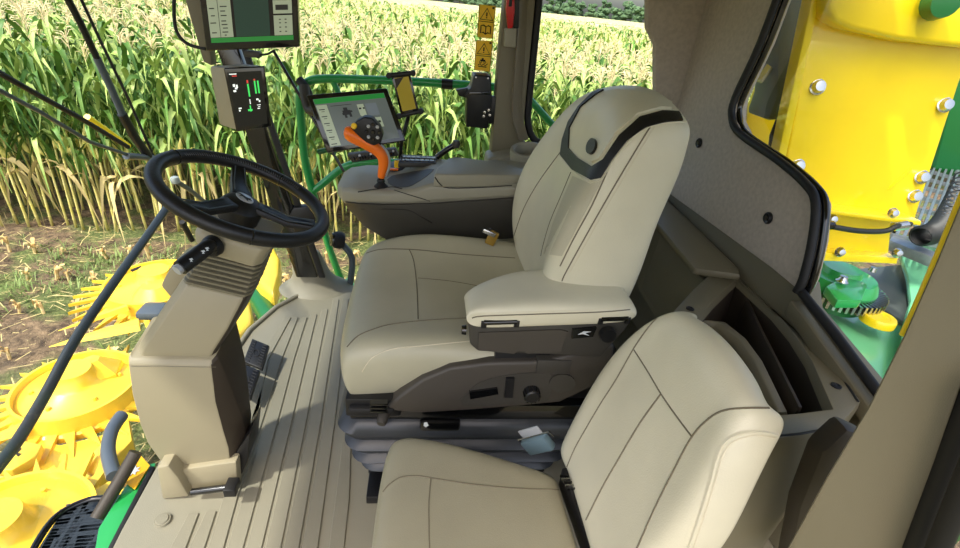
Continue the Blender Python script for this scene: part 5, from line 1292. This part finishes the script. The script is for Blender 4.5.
# right side covers seen beside the steering column
def shell(nm, pts, z, h, m=YELP):
    lo = PP(pts, z=z); c = sum(lo, Vector((0, 0, 0)))/len(lo)
    rings = [[p+Vector((0, 0, -h)) for p in lo], lo, [p+(c-p)*.12+Vector((0, 0, h*.35)) for p in lo], [p+(c-p)*.45+Vector((0, 0, h*.5)) for p in lo]]
    return loft(nm, rings, m, HT, bev=.01, ang=60)
shell('snout', [(248, 262), (262, 250), (274, 249), (281, 262), (280, 280), (274, 298), (260, 288), (250, 276)], -.75, .12)
shell('snout', [(236, 318), (246, 296), (251, 305), (254, 322), (252, 330), (236, 344), (228, 340)], -.55, .1)
tube('header_frame', [P(250, 286, z=-.9), P(260, 300, z=-.9), P(272, 320, z=-.9)], .09, GREEND, HT, seg=10)
lathe('linkage_pin', [(0, .04), (.04, .035), (.045, 0)], P(253, 283, z=-.6), STEEL, HT, axis=(0, -1, 0), seg=14)
# black print mark on a cover
prism('stamped_mark', PP([(14, 452), (20, 447), (22, 449), (18, 453), (22, 454), (18, 457)], z=-.985), (0, 0, .003), DARKPR, HT, bev=0, smooth=False)
prism('stamped_mark', PP([(130, 270), (141, 266), (142, 268), (132, 272)], z=-1.02), (0, 0, .003), DARKPR, HT, bev=0, smooth=False)
# ------------------------------------------------------------------ behind the rear window: spout turret, gear, grating
yq = 1.95
TU = thing('discharge_turret', 'large yellow bolted panel tower behind the rear window', 'turret', (1.9, yq, -.2))
mp = [P(826, -60, y=yq), P(785, 168, y=yq), P(779, 198, y=yq), P(790, 207, y=yq), P(915, 222, y=yq), P(925, 190, y=yq), P(960, 83, y=yq), P(985, 10, y=yq), P(1000, -60, y=yq)]
MPN = prism('main_panel', mp, (.0, .05, 0), YEL, TU, bev=.012, bseg=3)
prism('panel_flange', [P(824, -60, y=yq-.03), P(812, 0, y=yq-.03), P(776, 165, y=yq-.03), P(784, 168, y=yq-.03), P(820, 0, y=yq-.03), P(834, -60, y=yq-.03)], (0, .06, 0), YEL, TU, bev=.006)
# bulged upper cover
yb_ = yq-.09
bp_ = [P(832, -60, y=yb_), P(828, 8, y=yb_), P(834, 22, y=yb_), P(850, 30, y=yb_), P(900, 41, y=yb_), P(962, 48, y=yb_), P(1010, 50, y=yb_), P(1010, -60, y=yb_)]
prism('bulged_cover', bp_, (0, .1, 0), YEL, TU, bev=.022, bseg=4)
bm = bmesh.new()
prism('stiffener', [P(888, 190, y=yq-.004), P(911, 168, y=yq-.004), P(912, 169, y=yq-.004), P(890, 190, y=yq-.004)], (0, .004, 0), YEL, MPN, bev=0)
for u, v in ((817, 87), (944, 105), (797, 166), (921, 177), (914, 196)):
    o = lathe('bolt', [(0, .03), (.02, .028), (.026, .008), (.032, .006), (.032, 0)], P(u, v, y=yq-.002), STEEL, MPN, axis=(-.2, -1, .3), seg=12)
lathe('lamp_knob', [(0, .05), (.05, .045), (.06, 0), (.03, -.03)], P(938, 2, y=yb_-.03), GREEND, TU, axis=(-.2, -1, 0), seg=18)
prism('lower_flange', [P(778, 204, y=yq-.10), P(922, 221, y=yq-.10), P(921, 226, y=yq-.10), P(778, 208, y=yq-.10)], (0, .2, 0), YEL, TU, bev=.006)
prism('neck_panel', [P(775, 205, y=yq-.02), P(892, 218, y=yq-.02), P(888, 262, y=yq-.02), P(775, 252, y=yq-.02)], (0, .25, 0), YEL, TU, bev=.006)
prism('neck_flange', [P(775, 249, y=yq-.08), P(898, 258, y=yq-.08), P(897, 264, y=yq-.08), P(775, 259, y=yq-.08)], (0, .2, 0), YEL, TU, bev=.004)
for u, v in ((840, 252), (897, 253), (832, 219), (893, 213)):
    lathe('bolt', [(0, .022), (.014, .02), (.018, .006), (.024, 0)], P(u, v, y=yq-.09), STEEL, TU, axis=(-.2, -1, .3), seg=12)
HO = tag(tube('hydraulic_hose', [P(822, 224, y=yq-.14), P(834, 227, y=yq-.14), P(860, 231, y=yq-.14), P(885, 231, y=yq-.14), P(897, 226, y=yq-.14), P(910, 224, y=yq-.1)], .012, HOSE, smoothn=4), 'black hydraulic hose running across the yellow turret neck', 'hose')
lathe('hose_fitting', [(0, .03), (.02, .03), (.02, -.03), (0, -.03)], P(826, 225, y=yq-.14), BLACKG, HO, axis=(1, 0, 0), seg=10)
lathe('hose_fitting', [(0, .03), (.02, .03), (.02, -.03), (0, -.03)], P(900, 226, y=yq-.13), STEEL, HO, axis=(1, 0, .2), seg=10)
# dark column and pipes left of the panel
CO = thing('hydraulic_column', 'dark grey column with bright steel pipes left of the yellow panel', 'hydraulic column', (1.5, 2.3, 0))
prism('column_body', [P(792, -60, y=2.3), P(830, -60, y=2.3), P(790, 120, y=2.3), P(767, 122, y=2.3), P(776, 98, y=2.3), P(779, 40, y=2.3)], (0, .2, 0), mat('smoke_grey', (62, 72, 72), .35, noise=.3, nscale=3), CO, bev=.03)
tube('lead', [P(778, 120, y=2.35), P(772, 135, y=2.35), P(769, 160, y=2.35)], .012, BLACKP, CO)
tube('steel_pipe', [P(764, 46, y=2.35), P(772, 44, y=2.35), P(782, 36, y=2.35), P(784, 28, y=2.35)], .014, STEEL, CO, smoothn=4)
tube('steel_pipe', [P(760, 72, y=2.35), P(770, 70, y=2.35), P(780, 62, y=2.35), P(783, 52, y=2.35)], .014, STEEL, CO, smoothn=4)
lathe('pipe_fitting', [(0, .04), (.03, .04), (.03, -.03), (0, -.03)], P(763, 72, y=2.35), STEEL, CO, axis=(-.5, 0, -1), seg=8)
prism('yellow_backplate', [P(770, 60, y=2.6), P(800, -60, y=2.6), P(850, -60, y=2.6), P(800, 180, y=2.6), P(735, 150, y=2.6)], (0, .05, 0), YEL, TU, bev=.01)
# green gear ring
gc = P(836, 282, z=.30)
GR_ = thing('turret_gear', 'green gear ring with steel teeth under the yellow turret', 'gear', gc)
lathe('gear_disc', [(0, .09), (.09, .09), (.10, .06), (.17, .055), (.185, .03), (.195, .0), (.185, -.03)], gc, GREEN, GR_, seg=48)
bm = bmesh.new()
for k in range(54):
    t = 2*math.pi*k/54; d = Vector((math.cos(t), math.sin(t), 0)); s = Vector((-d.y, d.x, 0))
    addbox(bm, gc+d*.212+Vector((0, 0, -.035)), (.07, .013, .05), (d, s, Vector((0, 0, 1))))
finish(bm, 'gear_teeth', STEEL, GR_, smooth=False)
lathe('gear_body', [(0, -.03), (.17, -.03), (.17, -.12), (0, -.12)], gc, GREEND, GR_, seg=40)
lathe('gear_bolt', [(0, .03), (.018, .028), (.022, .008), (.03, 0)], P(842, 281, z=.38), STEEL, GR_, seg=12)
lathe('gear_bolt', [(0, .025), (.015, .023), (.02, 0)], P(872, 271, z=.36), STEEL, GR_, seg=12)
prism('gear_lug', PP([(826, 286), (845, 274), (868, 284), (862, 300), (838, 300)], z=.37), (0, 0, -.05), GREEN, GR_, bev=.01)
# green deck, dark opening, cap, fender
DKT = thing('rear_deck', 'pale green painted engine deck behind the cab', 'deck', P(850, 350, z=.1))
prism('deck_plate', PP([(815, 316), (870, 300), (930, 330), (960, 400), (960, 520), (840, 520), (826, 330)], z=.13), (0, 0, -.05), GREEN_SKYPALE, DKT, bev=.01)
box('engine_housing', (P(890, 360, z=.05)+Vector((.25, .1, -.95))), (.9, .9, 1.7), GREEND, DKT, bev=.03)
prism('deck_well', PP([(860, 268), (925, 262), (945, 295), (935, 325), (905, 322), (870, 300)], z=.17), (0, 0, -.03), mat('dark_steel', (84, 90, 88), .4, metal=.3), DKT, bev=.01)
prism('side_fender', PP([(895, 235), (925, 240), (990, 262), (990, 420), (900, 420), (905, 320), (911, 300), (908, 275)], z=.24), (0, 0, -.04), GREEN_SKYPALE, DKT, bev=.01)
CP = lathe('fuel_cap', [(0, .028), (.045, .028), (.048, .032), (.072, .032), (.078, .022), (.078, -.01)], P(877, 321, z=.22), YEL, seg=36)
tag(CP, 'round yellow filler cap on the green deck behind the cab', 'cap')
# walkway grating and stairs
GT = thing('walkway_grating', 'galvanised steel tread grating at the right edge beyond the yellow panel', 'grating', (3, 3.3, .4))
zg = .45; fq = quadmap(P(932, 138, z=zg), P(1010, 160, z=zg), P(1010, 260, z=zg), P(892, 236, z=zg)); bm = bmesh.new()
for i in range(13):
    a, b = fq(0, i/12), fq(1, i/12); addbox(bm, (a+b)/2, ((b-a).length, .012, .03), axes(b-a, (0, 0, 1)))
for i in range(16):
    a, b = fq(i/15, 0), fq(max(0, i/15-.1), 1); addbox(bm, (a+b)/2+Vector((0, 0, .004)), ((b-a).length, .016, .03), axes(b-a, (0, 0, 1)))
finish(bm, 'grating_bars', GALV, GT, smooth=False)
prism('grating_edge', PP([(893, 234), (950, 258), (950, 264), (890, 240)], z=zg), (0, 0, -.06), GALV, GT, bev=.004)
bm = bmesh.new()
for k in range(22):
    t = k/21; c = P(922+t*40, 236-t*60+18*math.sin(t*3), z=.55); addlathe(bm, [(.05, -.012), (.062, 0), (.05, .012)], c, axis=(1, .5, .2), seg=14)
o = finish(bm, 'corrugated_hose', HOSE); tag(o, 'black corrugated hose by the steel grating', 'hose')
tag(prism('green_side_cover', PP([(935, 170), (962, 60), (1000, 40), (1000, 200)], y=4.2), (0, .1, 0), GREEND, bev=.02), 'dark green body panel beyond the yellow tower at the right edge', 'panel')
tag(tube('yellow_handrail', PP([(994, 138), (969, 183), (941, 250), (914, 312), (903, 335)], y=.47), .0045, YEL, smoothn=3), 'thin yellow strip along the edge of the near door post', 'strip')
